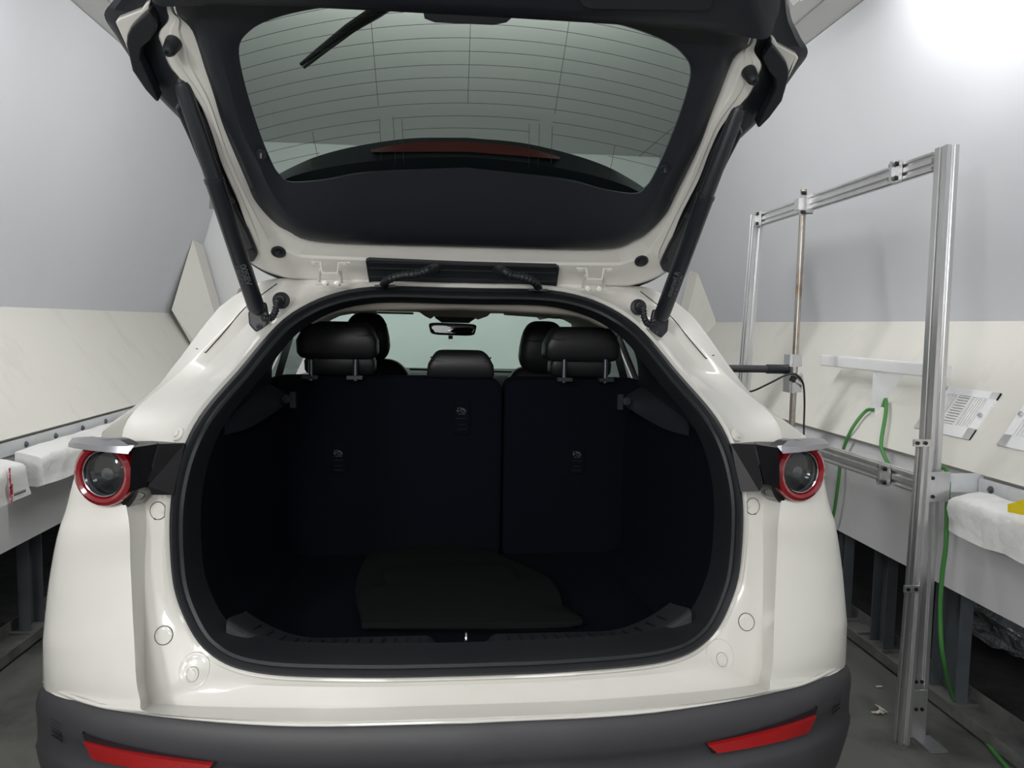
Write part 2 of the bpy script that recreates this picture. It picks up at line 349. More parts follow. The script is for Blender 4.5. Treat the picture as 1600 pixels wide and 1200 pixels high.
# padded blocks along the ledges + zinc strips
def padblock(sg, ya, yb, x0_, z0, z1, label, seed):
    t = empty('padded_block', (sg * 1.60, (ya + yb) / 2, z0)); tag(t, label, 'padded block', 'vinyl covered padded blocks on the wall ledges')
    random.seed(seed); n = 26; m = 10; rings = []; x0 = 1.525
    sec = [(x0, z0 + .006), (x0 + .004, z0 + (z1 - z0) * .33), (x0 + .001, z0 + (z1 - z0) * .7), (x0 + .004, z1 - .012), (x0 + .016, z1 - .002), ((x0 + XL) / 2, z1 + .006), (XL - .030, z1 + .012), (XL - .028, (z0 + z1) / 2), (XL - .030, z0 + .002), (x0 + .02, z0)]
    for i in range(n + 1):
        y = ya + (yb - ya) * i / n; w = 4 * seed
        sh = 0 if 0 < i < n else .005
        rings.append([V((sg * (x + (.004 * math.sin(y * 23 + z * 40 + w) + .003 * math.sin(y * 61 + w + z * 25)) * (1 if x < XL - .05 else 0) + sh * (1 if x < XL - .05 else 0)), y, z + .003 * math.sin(y * 37 + x * 50 + w) - (sh if z > z0 + .05 else -sh))) for x, z in sec])
    mb = MB().loft(rings, True, True, True); o = mb.build('cover', vinyl, t, True, 50)
    return t
L1 = wall_at(70, 712, -1.525); L1b = wall_at(68, 762, -1.525); L2 = wall_at(46, 718, -1.525); R1 = wall_at(1481, 770, 1.525); R1b = wall_at(1481, 836, 1.525)
zb0, zt0 = (R1b.z + L1b.z) / 2, (L1.z + R1.z) / 2
tL = padblock(-1, L1.y, L1.y + 2.2, 1.6, zb0, zt0, 'long white vinyl padded block on the left ledge running behind the car', 1)
tN = padblock(-1, .6, L2.y, 1.6, zb0 - .01, zt0 - .005, 'white vinyl padded block with red marks at the left photo edge', 2)
tR = padblock(1, .6, R1.y, 1.6, zb0, zt0, 'white vinyl padded block on the right ledge with a yellow tag', 3)
mb = MB()
for (pa, pb, wv) in (((14, 732), (19, 765), .004), ((17, 756), (20, 775), .010), ((18, 776), (20, 785), .006)):
    p, q = wall_at(*pa, -1.517), wall_at(*pb, -1.517); mb.box((-1.519, (p.y + q.y) / 2, (p.z + q.z) / 2), (.003, wv * 1.6, abs(p.z - q.z)))
mb.build('red_mark', redmark, tN, False)
mb = MB()
for k in range(9):   # short handwritten strokes
    p = wall_at(22 + k * 2.1, 773 - k * .8, -1.5165); mb.tube([p + V((0, 0, -.006)), p + V((0, .004, .005)), p + V((0, .006, -.004))], .0012, 5)
mb.build('ink_note', inkm, tN, False)
o = MB().add([wall_at(1577, 788, 1.522) + V((-.005, 0, .0)), wall_at(1600, 783, 1.522) + V((-.005, 0, .004)), wall_at(1640, 800, 1.522) + V((-.005, 0, 0)), wall_at(1640, 812, 1.522) + V((-.005, 0, 0)), wall_at(1577, 800, 1.522) + V((-.005, 0, 0))], [(0, 1, 2, 3, 4)]).build('yellow_tag', yellow, tR, False)
o.modifiers.new('s', 'SOLIDIFY').thickness = .003
def zstrip(sg, ya, yb, bolts, label):
    t = empty('edge_strip', (sg * (XL - .004), (ya + yb) / 2, ZL - .04)); tag(t, label, 'metal strip')
    MB().box((sg * (XL - .006), (ya + yb) / 2, ZL - .028), (.008, yb - ya, .05)).build('angle_iron', galv, t, False)
    for b_ in bolts:
        p = wall_at(*b_, sg * (XL - .012)); MB().lathe((sg * (XL - .010), p.y, ZL - .028), (-sg, 0, 0), [(.012, 0), (.012, .003), (.006, .004), (.006, .009), (0, .009)], 12, V((0, 1, 0))).build('bolt', greysteel, t, False)
zstrip(-1, .4, 4.2, ((41, 686), (87, 673), (129, 660), (165, 650)), 'bolted zinc angle strip along the left wall above the padded blocks')
zstrip(1, .4, R1.y + .03, ((1548, 760),), 'bolted zinc angle strip above the right padded block')

# ================================================================== ALUMINIUM FRAME
def slotted(mb, p0, p1, w, d, xdir, kw=1, kd=1, cell=None):
    """extruded T-slot profile from p0 to p1; w along xdir, d across"""
    p0 = V(p0); p1 = V(p1); t = (p1 - p0).normalized(); x = V(xdir); x = (x - t * x.dot(t)).normalized(); y = t.cross(x)
    sw, sd = .0045, .009; pts = []
    def side(a, b, k):      # from corner a to corner b (2D), slots pushed inwards
        L = (V((*b, 0)) - V((*a, 0))).length; u = ((b[0] - a[0]) / L, (b[1] - a[1]) / L); nrm = (-u[1], u[0])
        pts.append((a[0], a[1]))
        for i in range(k):
            c = L * (i + .5) / k
            for q, h in ((c - sw * 1.5, 0), (c - sw, .002), (c - sw, sd), (c + sw, sd), (c + sw, .002), (c + sw * 1.5, 0)): pts.append((a[0] + u[0] * q + nrm[0] * h, a[1] + u[1] * q + nrm[1] * h))
    W, D = w / 2, d / 2
    side((-W, -D), (W, -D), kw); side((W, -D), (W, D), kd); side((W, D), (-W, D), kw); side((-W, D), (-W, -D), kd)
    n = len(pts); A = [p0 + x * a + y * b for a, b in pts]; Bq = [p1 + x * a + y * b for a, b in pts]
    mb.add(A + Bq, [tuple(range(n)), tuple(range(2 * n - 1, n - 1, -1))] + [(i, (i + 1) % n, n + (i + 1) % n, n + i) for i in range(n)])
    return mb
FR = empty('metal_frame', (1.6, 3.1, 0)); tag(FR, 'slotted aluminium profile frame standing between the car and the right wall', 'metal frame')
near_b = floor_at(1424, 1140); YN = near_b.y
near_t = U(1480, 229, YN); near_t2 = near_t.copy(); near_b2 = V((near_b.x + .01, YN, 0))
far_t = U(1181, 333, YN * (near_t.x + .058) / (near_t.x + .058)); 
# far upright: same height as the near one
YF = YN * (near_t.z - CAM.z) / (U(1181, 335, YN).z - CAM.z); far_t = U(1183, 335, YF); far_b = U(1155, 700, YF); far_b = far_t + (far_b - far_t) * ((far_t.z) / (far_t.z - far_b.z))
mb = MB(); slotted(mb, V((near_b2.x, YN, .0)), near_t2, .040, .060, (1, 0, 0), 1, 1); mb.build('upright', alu, FR, False)
mb = MB(); slotted(mb, far_b, far_t, .046, .06, (1, 0, 0), 1, 2); mb.build('upright', alu, FR, False)
# short second profile on the near upright (lower two thirds)
la = U(1445, 694, YN - .07); lb = floor_at(1419, 1133, .0); lb.y = YN - .07
lb = la + (U(1412, 1110, YN - .07) - la) * (la.z / (la.z - U(1412, 1110, YN - .07).z))
mb = MB(); slotted(mb, lb, la, .034, .038, (1, 0, 0), 1, 1); mb.build('side_profile', alu, FR, False)
mb = MB(); c = U(1489, 242, YN + .03); mb.box(c, (.012, .03, .055)); mb.build('end_tab', alu, FR, False)
tr0 = near_t + V((-.0, .0, -.035)); tr1 = far_t + V((0, 0, -.035)); tr1.x = far_t.x; tr0.x = near_t.x - .0
mb = MB(); slotted(mb, tr0 + V((0, .043, 0)), tr1 - V((0, .03, 0)), .04, .055, (1, 0, 0), 1, 2)
mb.build('top_rail', alu, FR, False)
lr0 = U(1440, 757, YN + .03); fr = (far_b - far_t) * ((far_t.z - lr0.z) / far_t.z) + far_t
mb = MB(); slotted(mb, lr0, V((fr.x, YF, lr0.z)), .04, .06, (1, 0, 0), 1, 2); mb.build('lower_rail', alu, FR, False)
def clampbr(p, parent=FR, s=1.0):
    p = V(p); mb = MB(); mb.box(p, (.012 * s, .05 * s, .07 * s)).box(p + V((-.012, 0, 0)), (.02 * s, .012 * s, .07 * s)); o = mb.build('corner_bracket', alu, parent, False)
    for dy in (-.016, .016):
        for dz in (-.024, .024): MB().lathe(p + V((-.006 * s, dy * s, dz * s)), (-1, 0, 0), [(.008 * s, 0), (.008 * s, .008), (0, .009)], 8, V((0, 1, 0))).build('screw', bolt, o, False)
rail = lambda y: tr0 + (tr1 - tr0) * ((y - tr0.y) / (tr1.y - tr0.y))
c1 = rail(YN + .22); clampbr(c1 + V((-.028, 0, 0)))
clampbr(rail(YF - .08) + V((-.028, 0, 0)))
cl = lr0 + (V((fr.x, YF, lr0.z)) - lr0) * .11; clampbr(cl + V((-.028, 0, 0)))
# guide rod
YR = None
for i in range(200):
    y = YN + (YF - YN) * i / 199
    q = rail(y); d = q - CAM; pc = V((d.dot(_c) for _c in (rx, -ry, -rz))); 
    if 800 + FPX * pc.x / pc.z < 1262: YR = y; break
rt = U(1256, 296, YR); rb_ = U(1237, 668, YR); rb_ = rt + (rb_ - rt) * (rt.z / (rt.z - rb_.z))
rb_ = rt + (rb_ - rt) * .86
MB().tube([rb_, rt], .0135, 16).build('guide_rod', steel, FR)
pc = rail(YR); mb = MB().box(pc + V((-.02, -.03, 0)), (.03, .06, .09)).box(V((rt.x, YR + .01, pc.z)), (.05, .04, .05)); o = mb.build('rod_clamp', alu, FR, False)
for dz in (-.04, .04): MB().tube([pc + V((-.05, -.045, dz)), pc + V((-.0, -.045, dz))], .008, 8).build('screw', bolt, o)
# carriage on the rod
ca = U(1236, 554, YR - .03); cb = U(1231, 613, YR - .03); mb = MB(); mb.box((ca + cb) / 2 + V((-.0, 0, 0)), (.012, .09, (ca - cb).length))
for (y0_, y1_) in ((554, 573), (589, 613)):
    p, q = U(1241, y0_, YR - .05), U(1239, y1_, YR - .05); mb.box((p + q) / 2 + V((.008, 0, 0)), (.055, .012, (p - q).length))
car_ = mb.build('carriage', alu, FR, False)
p = U(1239, 577, YR - .03)
e = p + V((-.50, .0, -.0)); MB().tube([e, p + V((-.10, 0, 0))], .0165, 16).build('boom_arm', carbon, FR); MB().tube([p + V((-.12, 0, 0)), p], .0205, 16).build('boom_collar', satin, FR)
p = U(1246, 592, YR - .08); mb = MB().box(p, (.05, .006, .03), Matrix.Rotation(.5, 3, 'Y')).box(p + V((.014, 0, .014)), (.018, .006, .018), Matrix.Rotation(.9, 3, 'Y')); mb.build('wing_clip', alu, FR, False)
MB().box(p + V((-.022, -.004, .0)), (.024, .012, .026), Matrix.Rotation(.5, 3, 'Y')).build('clip_pad', bolt, FR, False)
# plates on the near upright
p0 = U(1446, 738, YN - .055); p1 = U(1477, 784, YN - .055)
mb = MB().box(((p0.x + p1.x) / 2 + .002, YN - .052, (p0.z + p1.z) / 2), (p1.x - p0.x + .02, .008, p0.z - p1.z)); pl = mb.build('joining_plate', alu, FR, False)
for px in (1447, 1457):
    for py in (747, 776): MB().lathe(U(px, py, YN - .056), (0, -1, 0), [(.006, 0), (.006, .004), (0, .004)], 10).build('bolt', bolt, pl, False)
mb = MB().box(((p1.x + XL) / 2, YN - .046, (p0.z + p1.z) / 2 + .012), (XL - p1.x + .03, .006, .06)); mb.build('wall_plate', galv, FR, False)
def clip(px, py):
    p = U(px, py, YN - .095); mb = MB().box(p + V((.004, 0, 0)), (.058, .006, .022)); o = mb.build('clip_plate', alu, FR, False)
    for dx in (-.014, .012): MB().lathe(p + V((dx, -.004, 0)), (0, -1, 0), [(.006, 0), (.006, .004), (0, .004)], 10).build('bolt', bolt, o, False)
clip(1439, 692); clip(1424, 920)
fp = U(1437, 1100, YN - .048)
mb = MB(); zf = .16; mb.box((fp.x, YN - .047, zf / 2 + .002), (.05, .006, zf)).box((fp.x + .010, YN - .095, .005), (.06, .09, .007)); o = mb.build('foot_bracket', alu, FR, False)
mb = MB().lathe((fp.x + .012, YN - .10, .006), (0, 0, 1), [(.022, 0), (.022, .004), (.012, .005), (.012, .02), (.006, .021), (.006, .035), (0, .035)], 12)
for px in (1425, 1434):
    for py in (1073, 1116): mb.lathe(U(px + 6, py - 8, YN - .051), (0, -1, 0), [(.006, 0), (.006, .004), (0, .004)], 10)
mb.build('bolt', bolt, o, False)
# loose cables
def cable(name, pts, r, m, label, n=8):
    o = MB().tube(cr(pts, n), r, 10).build(name, m); tag(o, label, 'cable'); return o
a_, b_, ybk, zt, zb = BR
fx = 1.86
cable('green_cable', [wall_at(1366, 640, 1.72), wall_at(1352, 643, 1.712), wall_at(1330, 672, 1.66), wall_at(1315, 712, 1.64), wall_at(1310, 752, 1.63), wall_at(1303, 800, 1.63), wall_at(1296, 822, 1.63)], .007, green, 'green cable hanging down the fascia left of the white T bracket')
cable('green_cable', [wall_at(1379, 636, 1.735), wall_at(1384, 624, 1.745), wall_at(1384, 645, 1.71), wall_at(1377, 690, 1.64), wall_at(1380, 708, 1.625), wall_at(1396, 736, 1.62), wall_at(1420, 748, 1.62), wall_at(1445, 746, 1.62), wall_at(1464, 733, 1.61), wall_at(1477, 732, 1.58), wall_at(1482, 748, 1.56), wall_at(1480, 790, 1.56), wall_at(1478, 850, 1.56), wall_at(1472, 900, 1.56), wall_at(1469, 960, 1.565), wall_at(1474, 1030, 1.58), floor_at(1492, 1096, .03), floor_at(1530, 1145, .012), floor_at(1570, 1195, .012), floor_at(1610, 1240, .012)], .0072, green, 'long green cable looping past the aluminium upright down to the floor')
cable('black_cable', [U(1130, 618, YR + .1), U(1172, 612, YR), U(1200, 600, YR - .05), U(1226, 587, YR - .09), U(1240, 584, YR - .1), U(1247, 588, YR - .095), U(1255, 600, YR - .08), U(1257, 630, YR), U(1256, 672, YR), U(1256, 740, YR)], .0042, blackcab, 'thin black cable draped over the clamp on the vertical steel rod')

# ================================================================== CAR
CAR = empty('car', (0, 3.4, 0)); tag(CAR, 'white compact SUV seen from behind with its tailgate raised, parked in the light room', 'car')
# ring tables: k0 top centre ... k11 bottom centre
A = [Cn((727, 450), 2.10), B((567, 450), (885, 457), 2.09), B((457, 490), (981, 497), 2.03), B((375, 580), (1062, 583), 1.84), B((305, 665), (1128, 667), 1.68), B((271, 765), (1157, 765), 1.63), B((268, 880), (1155, 870), 1.62), B((283, 955), (1138, 935), 1.605), B((320, 1018), (1098, 996), 1.575), B((400, 1047), (1030, 1033), 1.545), B((560, 1057), (875, 1046), 1.53), Cn((734, 1053), 1.525)]
Bq = [Cn((727, 444), 2.12), B((540, 442), (905, 450), 2.12), B((418, 462), (1015, 474), 2.10), B((276, 585), (1133, 586), 1.93), B((190, 667), (1218, 675), 1.74), B((228, 785), (1195, 785), 1.645), B((227, 880), (1193, 880), 1.62), B((227, 990), (1192, 970), 1.59), B((233, 1083), (1190, 1054), 1.55), B((264, 1100), (1158, 1074), 1.53), B((500, 1107), (930, 1093), 1.512), Cn((730, 1101), 1.51)]
Cq = [Cn((727, 437), 2.13), B((520, 435), (928, 445), 2.13), B((388, 450), (1043, 465), 2.16), B((265, 583), (1152, 590), 1.97), B((160, 672), (1251, 680), 1.68), B((200, 790), (1222, 790), 1.585), B((203, 880), (1213, 880), 1.565), B((209, 985), (1210, 965), 1.525), B((216, 1085), (1203, 1060), 1.455), B((250, 1114), (1175, 1087), 1.43), B((480, 1127), (945, 1112), 1.40), Cn((730, 1122), 1.395)]
def Yd(x): return 1.385 + .17 * x * x + 2.4 * max(0, x - .7) ** 2
D8 = B((70, 1067), (1317, 1032), 1.63)
def Bd(l, r):
    y = 1.4
    for i in range(6): y = Yd(B(l, r, y).x)
    return B(l, r, y)
Sq = [Cq[0] + V((0, .10, .012)), Cq[1] + V((0, .10, .012)), Cq[2] + V((.012, .12, .004)), Cq[3] + V((.012, .12, .0)), Cq[4] + V((.035, .06, -.015)), B((103, 795), (1296, 795), 1.69), B((80, 880), (1313, 878), 1.68), B((68, 985), (1319, 965), 1.66), D8, Bd((150, 1107), (1247, 1069)), Bd((400, 1133), (1000, 1115)), Cn((730, 1130), 1.385)]
for k_, d_ in ((5, .005), (6, .008), (7, .008)): Sq[k_].x -= d_
NS = 7
RA, RB, RC, RS = (cr(t, NS) for t in (A, Bq, Cq, Sq))
def resample(P, n):
    L = [0]
    for a_, b_ in zip(P, P[1:]): L.append(L[-1] + (b_ - a_).length)
    out = []
    for i in range(n + 1):
        t = L[-1] * i / n; j = max(0, min(len(P) - 2, next((q for q in range(len(L) - 1) if L[q + 1] >= t - 1e-9), len(P) - 2)))
        out.append(P[j].lerp(P[j + 1], (t - L[j]) / max(1e-9, L[j + 1] - L[j])))
    return out
# measured outline of the rear pillar's outer edge
e1 = resample(cr([Cq[2], B((348, 472), (1074, 491), 2.12), B((318, 506), (1102, 526), 2.07), B((285, 556), (1134, 567), 2.0), Cq[3]], 6), NS)
e2 = resample(cr([Cq[3], B((250, 605), (1167, 606), 1.92), B((220, 630), (1197, 637), 1.84), B((188, 653), (1224, 657), 1.75), Cq[4]], 6), NS)
for i in range(NS + 1):
    RC[2 * NS + i] = e1[i]; RS[2 * NS + i] = e1[i] + (Sq[2] - Cq[2]); RC[3 * NS + i] = e2[i]; RS[3 * NS + i] = e2[i] + (Sq[3] - Cq[3]).lerp(Sq[4] - Cq[4], i / NS)
for i in range(NS): RS[7 * NS + i] = Sq[7].lerp(Sq[8], i / NS)
_dl = [D8, Bd((74, 1074), (1311, 1039)), Bd((86, 1083), (1298, 1046)), Bd((104, 1092), (1281, 1054)), Bd((125, 1100), (1264, 1062)), Bd((150, 1107), (1247, 1069))]
for p in _dl[1:]: p.x = min(p.x, .912)
_dc = cr(_dl, NS)
for i in range(NS + 1): RS[8 * NS + i] = _dc[min(len(_dc) - 1, i * 5)]
def inward(R, d, dy):
    out = []; n = len(R); c = V((0, 0, .95))
    for i, p in enumerate(R):
        t = R[min(i + 1, n - 1)] - R[max(i - 1, 0)]; t.y = 0
        if i == 0 or i == n - 1: t = V((1, 0, 0))
        nn = V((-t.z, 0, t.x)).normalized(); q = V((p.x, 0, p.z)) - c
        if nn.dot(q) > 0: nn = -nn
        o = p + nn * d + V((0, dy, 0))
        if i == 0 or i == n - 1: o.x = 0
        out.append(o)
    return out
lerp = lambda P, Q, t, o=V((0, 0, 0)): [p.lerp(q, t) + o for p, q in zip(P, Q)]
rings = [inward(RA, .02, .07), inward(RA, .004, .02), RA, inward(RA, -.010, -.006), inward(RA, -.014, .004)]
lip = rings[-1]
mid = []
for i, (p, q) in enumerate(zip(RA, RB)):
    k = i / NS; f = max(0, 1 - abs(k - 3.0) / 1.6)     # hollow of the water channel on the rear pillar
    mid.append((p.lerp(q, .35) + V((0, .030 * f, 0)), p.lerp(q, .7) + V((0, .040 * f, 0))))
rings += [[m_[0] if (m_[0] - l_).length > .004 else l_ for m_, l_ in zip(mid, lip)], [m_[1] for m_ in mid], RB, lerp(RB, RC, .12, V((0, -.002, 0))), lerp(RB, RC, .85), RC]
for t in (8, 20, 35, 50, 65, 78, 90):
    q = math.radians(t); r = []
    for i, (c, s_) in enumerate(zip(RC, RS)):
        z = c.z + (s_.z - c.z) * math.sin(q)
        k_ = i / NS; m_ = 1 if k_ <= 7 else max(.3, 1 - (k_ - 7) * .6)
        bul = .008 * math.sin(2 * q) if 5 * NS < i < 8.3 * NS else 0
        r.append(V((c.x + (s_.x - c.x) * math.sin(q), c.y + (s_.y - c.y) * ((1 - math.cos(q)) * m_ + math.sin(q) * (1 - m_)) - bul, z)))
    rings.append(r)
k2 = 9 * NS  # side of the body continues forward from keys 0..8
mb = MB()
mb.loft([whole(r) for r in rings], True)
body = mb.build('body_shell', paint, CAR, True, 28)
# forward body: sides and roof
fw = []
SS = RS[:8 * NS + 1]
def side_ring(y, roofz, tuck, wx):
    out = []
    for i, p in enumerate(SS):
        k = i / NS
        if k <= 2: t = k / 2; out.append(V((wx * .76 * t, y, roofz - .05 * t ** 3)))
        elif k <= 4:
            t = (k - 2) / 2; out.append(V((wx * .76 + (wx - .02 - wx * .76) * t, y, roofz - .05 + (1.02 - roofz + .05) * t)))
        else:
            t = (k - 4) / 4; out.append(V((wx - .02 + .03 * math.sin(t * 3.14), y, 1.02 - .47 * t)))
    return out
SB = [SS, [p + V((.004 if p.x > .5 else 0, .12, .008 if p.z > 1.3 else 0)) for p in SS]]
low = slice(4 * NS, 8 * NS + 1)
lowr = [r[low] for r in SB] + [side_ring(y, 1.5, 0, w_)[low] for y, w_ in ((2.6, .91), (3.6, .91), (4.6, .90), (5.2, .84), (5.4, .74))]
mb = MB().loft(lowr); mb.pair('body_side', paint, CAR, True, 28)
upr = slice(0, 2 * NS + 1)
mb = MB().loft([whole(r[upr]) for r in SB] + [whole(side_ring(y, z_, 0, w_)[upr]) for y, z_, w_ in ((2.3, 1.475, .88), (2.8, 1.50, .84), (3.4, 1.50, .82), (4.0, 1.455, .80))])
mb.build('roof', paint, CAR, True, 28)
# pillars + side glass (behind the rear pillar) : from beltline to roof
MB().loft([r[2 * NS:4 * NS + 1] for r in SB] + [side_ring(2.30, 1.475, 0, .88)[2 * NS:4 * NS + 1]]).pair('rear_pillar', paint, CAR, True, 28)
MB().loft([side_ring(y, 1.49, 0, .87)[2 * NS:4 * NS + 1] for y in (3.20, 3.32)]).pair('centre_pillar', paint, CAR, True, 28)
A0 = [V((.64, 4.0, 1.42)), V((.70, 4.0, 1.40))]; A1 = [V((.80, 4.75, 1.02)), V((.87, 4.75, 1.02))]
MB().loft([A0, A1]).pair('front_pillar', paint, CAR, True, 28)
for ya, yb in ((2.30, 3.20), (3.32, 4.0)):
    MB().loft([side_ring(y, 1.475, 0, .865)[2 * NS + 1:4 * NS + 1] for y in (ya, yb)]).pair('side_window', sideglass, CAR)

# bonnet, windscreen, bumpers, wheels at the front
mb = MB(); 
ws = [[V((x, 4.0 + .0 * x * x, 1.41 - .03 * x * x)) for x in [(-.64 + .08 * i) for i in range(17)]], [V((x * 1.28, 4.78 - .12 * x * x, 1.02)) for x in [(-.64 + .08 * i) for i in range(17)]]]
mb.loft(ws).build('windscreen', frontglass, CAR)
hood = [[V((x, y, z - .08 * (x / .88) ** 4)) for x in [(-.88 + .11 * i) * s_ for i in range(17)]] for y, z, s_ in ((4.74, 1.03, 1), (5.05, .98, 1), (5.3, .90, .95), (5.45, .75, .85), (5.48, .4, .8), (5.45, .22, .8))]
MB().loft(hood).build('bonnet', paint, CAR)
for x in (-.80, .80):
    for y in (2.45, 4.85):
        mb = MB().lathe((x, y, .345), (1 if x > 0 else -1, 0, 0), [(.16, -.10), (.335, -.10), (.345, -.08), (.345, .08), (.335, .10), (.23, .10)], 36, V((0, 1, 0))); wh = mb.build('wheel', tyre, CAR)
        MB().lathe((x, y, .345), (1 if x > 0 else -1, 0, 0), [(0, .07), (.05, .075), (.22, .06), (.235, .1)], 36, V((0, 1, 0))).build('rim', alu, wh)
MB().box((0, 4.0, .27), (1.5, 3.6, .12)).build('underbody', blackplastic, CAR, False)

# bumper
Dl = RS[8 * NS:][::-1]                     # centre -> corner
Dl = [p.copy() for p in Dl]
fwd = [V((.915, 1.75, D8.z + .004)), V((.92, 1.95, D8.z + .0)), V((.92, 2.08, D8.z))]
path = Dl + fwd
def nrm(i):
    t = path[min(i + 1, len(path) - 1)] - path[max(i - 1, 0)]; t.z = 0
    if i == 0: t = V((1, 0, 0))
    n_ = V((t.y, -t.x, 0)).normalized(); return n_ if i else V((0, -1, 0))
def gap(i):       # lower ledge line starts further out at the corners
    return max(0, min(1, (path[i].x - .0) / .9))
prof = [(-.012, -.012), (.000, -.001), (.004, -.004), (.014, -.018), (.020, -.04), (.021, -.060), (.017, -.074), (.012, -.082), (.010, -.10), (.012, -.116), (.020, -.128), (.024, -.140), (.020, -.17), (.005, -.24), (-.02, -.31), (-.10, -.33)]
prof = [(a_, b_ * (1.0 if i < 6 else 1.0)) for i, (a_, b_) in enumerate(prof)]
mb = MB(); rs = []
def cor(p): return max(0, min(1, (p.x - .80) / .09))
for a_, b_ in prof:
    am = max(a_, .019) if -.15 < b_ < -.05 else a_
    rs.append(whole([p + nrm(i) * (a_ + (am - a_) * cor(p)) + V((0, 0, b_)) for i, p in enumerate(path)]))
bump_o = mb.loft(rs).build('rear_bumper', cladding, CAR, True, 40)
mb = MB(); mb.tube(whole([p + nrm(i) * .002 + V((0, 0, .004)) for i, p in enumerate(Dl)]), .0035, 8); mb.build('body_edge', paint, CAR)
BV = bvh(body); BB = bvh(bump_o)
def hit(x, z, tree=None, y0=.8):
    h = (tree or BV).ray_cast(V((x, y0, z)) - parent_fix, V((0, 1, 0)))
    return (h[0] + parent_fix, h[1]) if h[0] else (V((x, 1.5, z)), V((0, -1, 0)))
parent_fix = V((0, 0, 0))
# reflectors
def quadpatch(c4, nu, nv, fn):
    g = []
    for i in range(nu + 1):
        u = i / nu; g.append([fn(c4[0].lerp(c4[1], u).lerp(c4[3].lerp(c4[2], u), v_ / nv)) for v_ in range(nv + 1)])
    return g
rc = [B((133, 1157), (1272, 1118), 1.46), B((332, 1193), (1105, 1163), 1.40), B((316, 1206), (1120, 1175), 1.40), B((146, 1181), (1262, 1142), 1.46)]
for sg in (1, -1):
    def f_(p):
        h = BB.ray_cast(V((p.x, .8, p.z)), V((0, 1, 0))); y = h[0].y if h[0] else p.y
        return V((p.x * sg, y, p.z))
    g = quadpatch(rc, 16, 3, f_); front = [[V((p.x, min(p.y, ctr_y + 0) - .012, p.z)) for p in r] for r in g for ctr_y in [min(q.y for q in r)]]
    mb = MB().loft(front); mb.loft([[r[0] for r in front], [r[0] + V((0, .02, .002)) for r in front]]).loft([[r[-1] for r in front], [r[-1] + V((0, .02, -.002)) for r in front]])
    ref = mb.build('reflector', redrefl, CAR)
    ctr = sum((p for r in g for p in r), V()) / (len(g) * len(g[0]))
    g2 = [[ctr + (p - ctr) * 1.0 + V(((p - ctr).x * .05, -.0045, (p - ctr).z * .75)) for p in r] for r in g]
    MB().loft(g2).loft([g2[0], [p + V((0, .02, 0)) for p in g2[0]]]).loft([g2[-1], [p + V((0, .02, 0)) for p in g2[-1]]]).build('bezel', blackplastic, ref)
    # ribbed insert outboard of the reflector
    for k in range(5):
        pts = [V((p.x * sg, p.y, p.z)) for p in [q + nrm(i_) * .0195 + V((0, 0, -.050 - .009 * k + .012 * (q.x - .8) / .1)) for i_, q in enumerate(path[:len(Dl)]) if .785 + k * .003 < q.x < .862]]
        if len(pts) > 1: MB().tube(pts, .002, 6).build('bumper_rib', blackplastic, CAR)

# seal round the opening
prof = [(-.001, -.004), (.003, -.016), (.010, -.020), (.015, -.014), (.018, -.010), (.023, -.016), (.030, -.014), (.034, .0), (.038, .03), (.044, .06)]
mb = MB().loft([whole(inward(RA, a_, b_)) for a_, b_ in prof], True); mb.build('door_seal', rubber, CAR, True, 50)
IN = inward(RA, .044, .06)
# interior lining
back = [V((0, 2.46, 1.40)), V((.30, 2.46, 1.40)), V((.47, 2.44, 1.36)), V((.585, 2.46, 1.26)), V((.61, 2.46, 1.13)), V((.57, 2.46, .98)), V((.565, 2.46, .82)), V((.565, 2.46, .68)), V((.55, 2.46, .56)), V((.40, 2.46, .545)), V((.2, 2.46, .545)), V((0, 2.46, .545))]
BK = cr(back, NS)
def fl(r, o=.0): return r
seg = slice(2 * NS, 4 * NS + 1); 
r0 = [p.copy() for p in IN]; r1 = lerp(IN, BK, .12); r1 = [p + V((.012 if p.x > .3 else 0, 0, -.01 if p.z < .7 else 0)) for p in r1]
r2 = []
for p, q in zip(IN, BK):
    m_ = p.lerp(q, .3); m_.x *= 1.05 if m_.x > .3 else 1
    if m_.z < .62: m_.z = min(m_.z, .555)
    r2.append(m_)
for i in range(9 * NS - 2, 11 * NS + 1):
    f_ = min(1, (i - (9 * NS - 3)) / 4); r0[i] = r0[i] + V((0, 0, -.07 * f_)); r1[i] = V((r1[i].x, r1[i].y, r1[i].z * (1 - f_) + .545 * f_)); r2[i] = V((r2[i].x, r2[i].y, r2[i].z * (1 - f_) + .545 * f_))
lo = slice(4 * NS, 12 * NS)
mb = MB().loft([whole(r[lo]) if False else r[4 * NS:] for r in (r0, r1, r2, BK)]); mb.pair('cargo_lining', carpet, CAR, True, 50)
mb = MB().loft([r[int(1.7 * NS):4 * NS + 1] for r in (IN, lerp(IN, BK, .3, V((.01, 0, 0))), lerp(IN, BK, .7, V((.008, 0, 0))), BK)]); mb.pair('pillar_trim', blackplastic, CAR, True, 50)
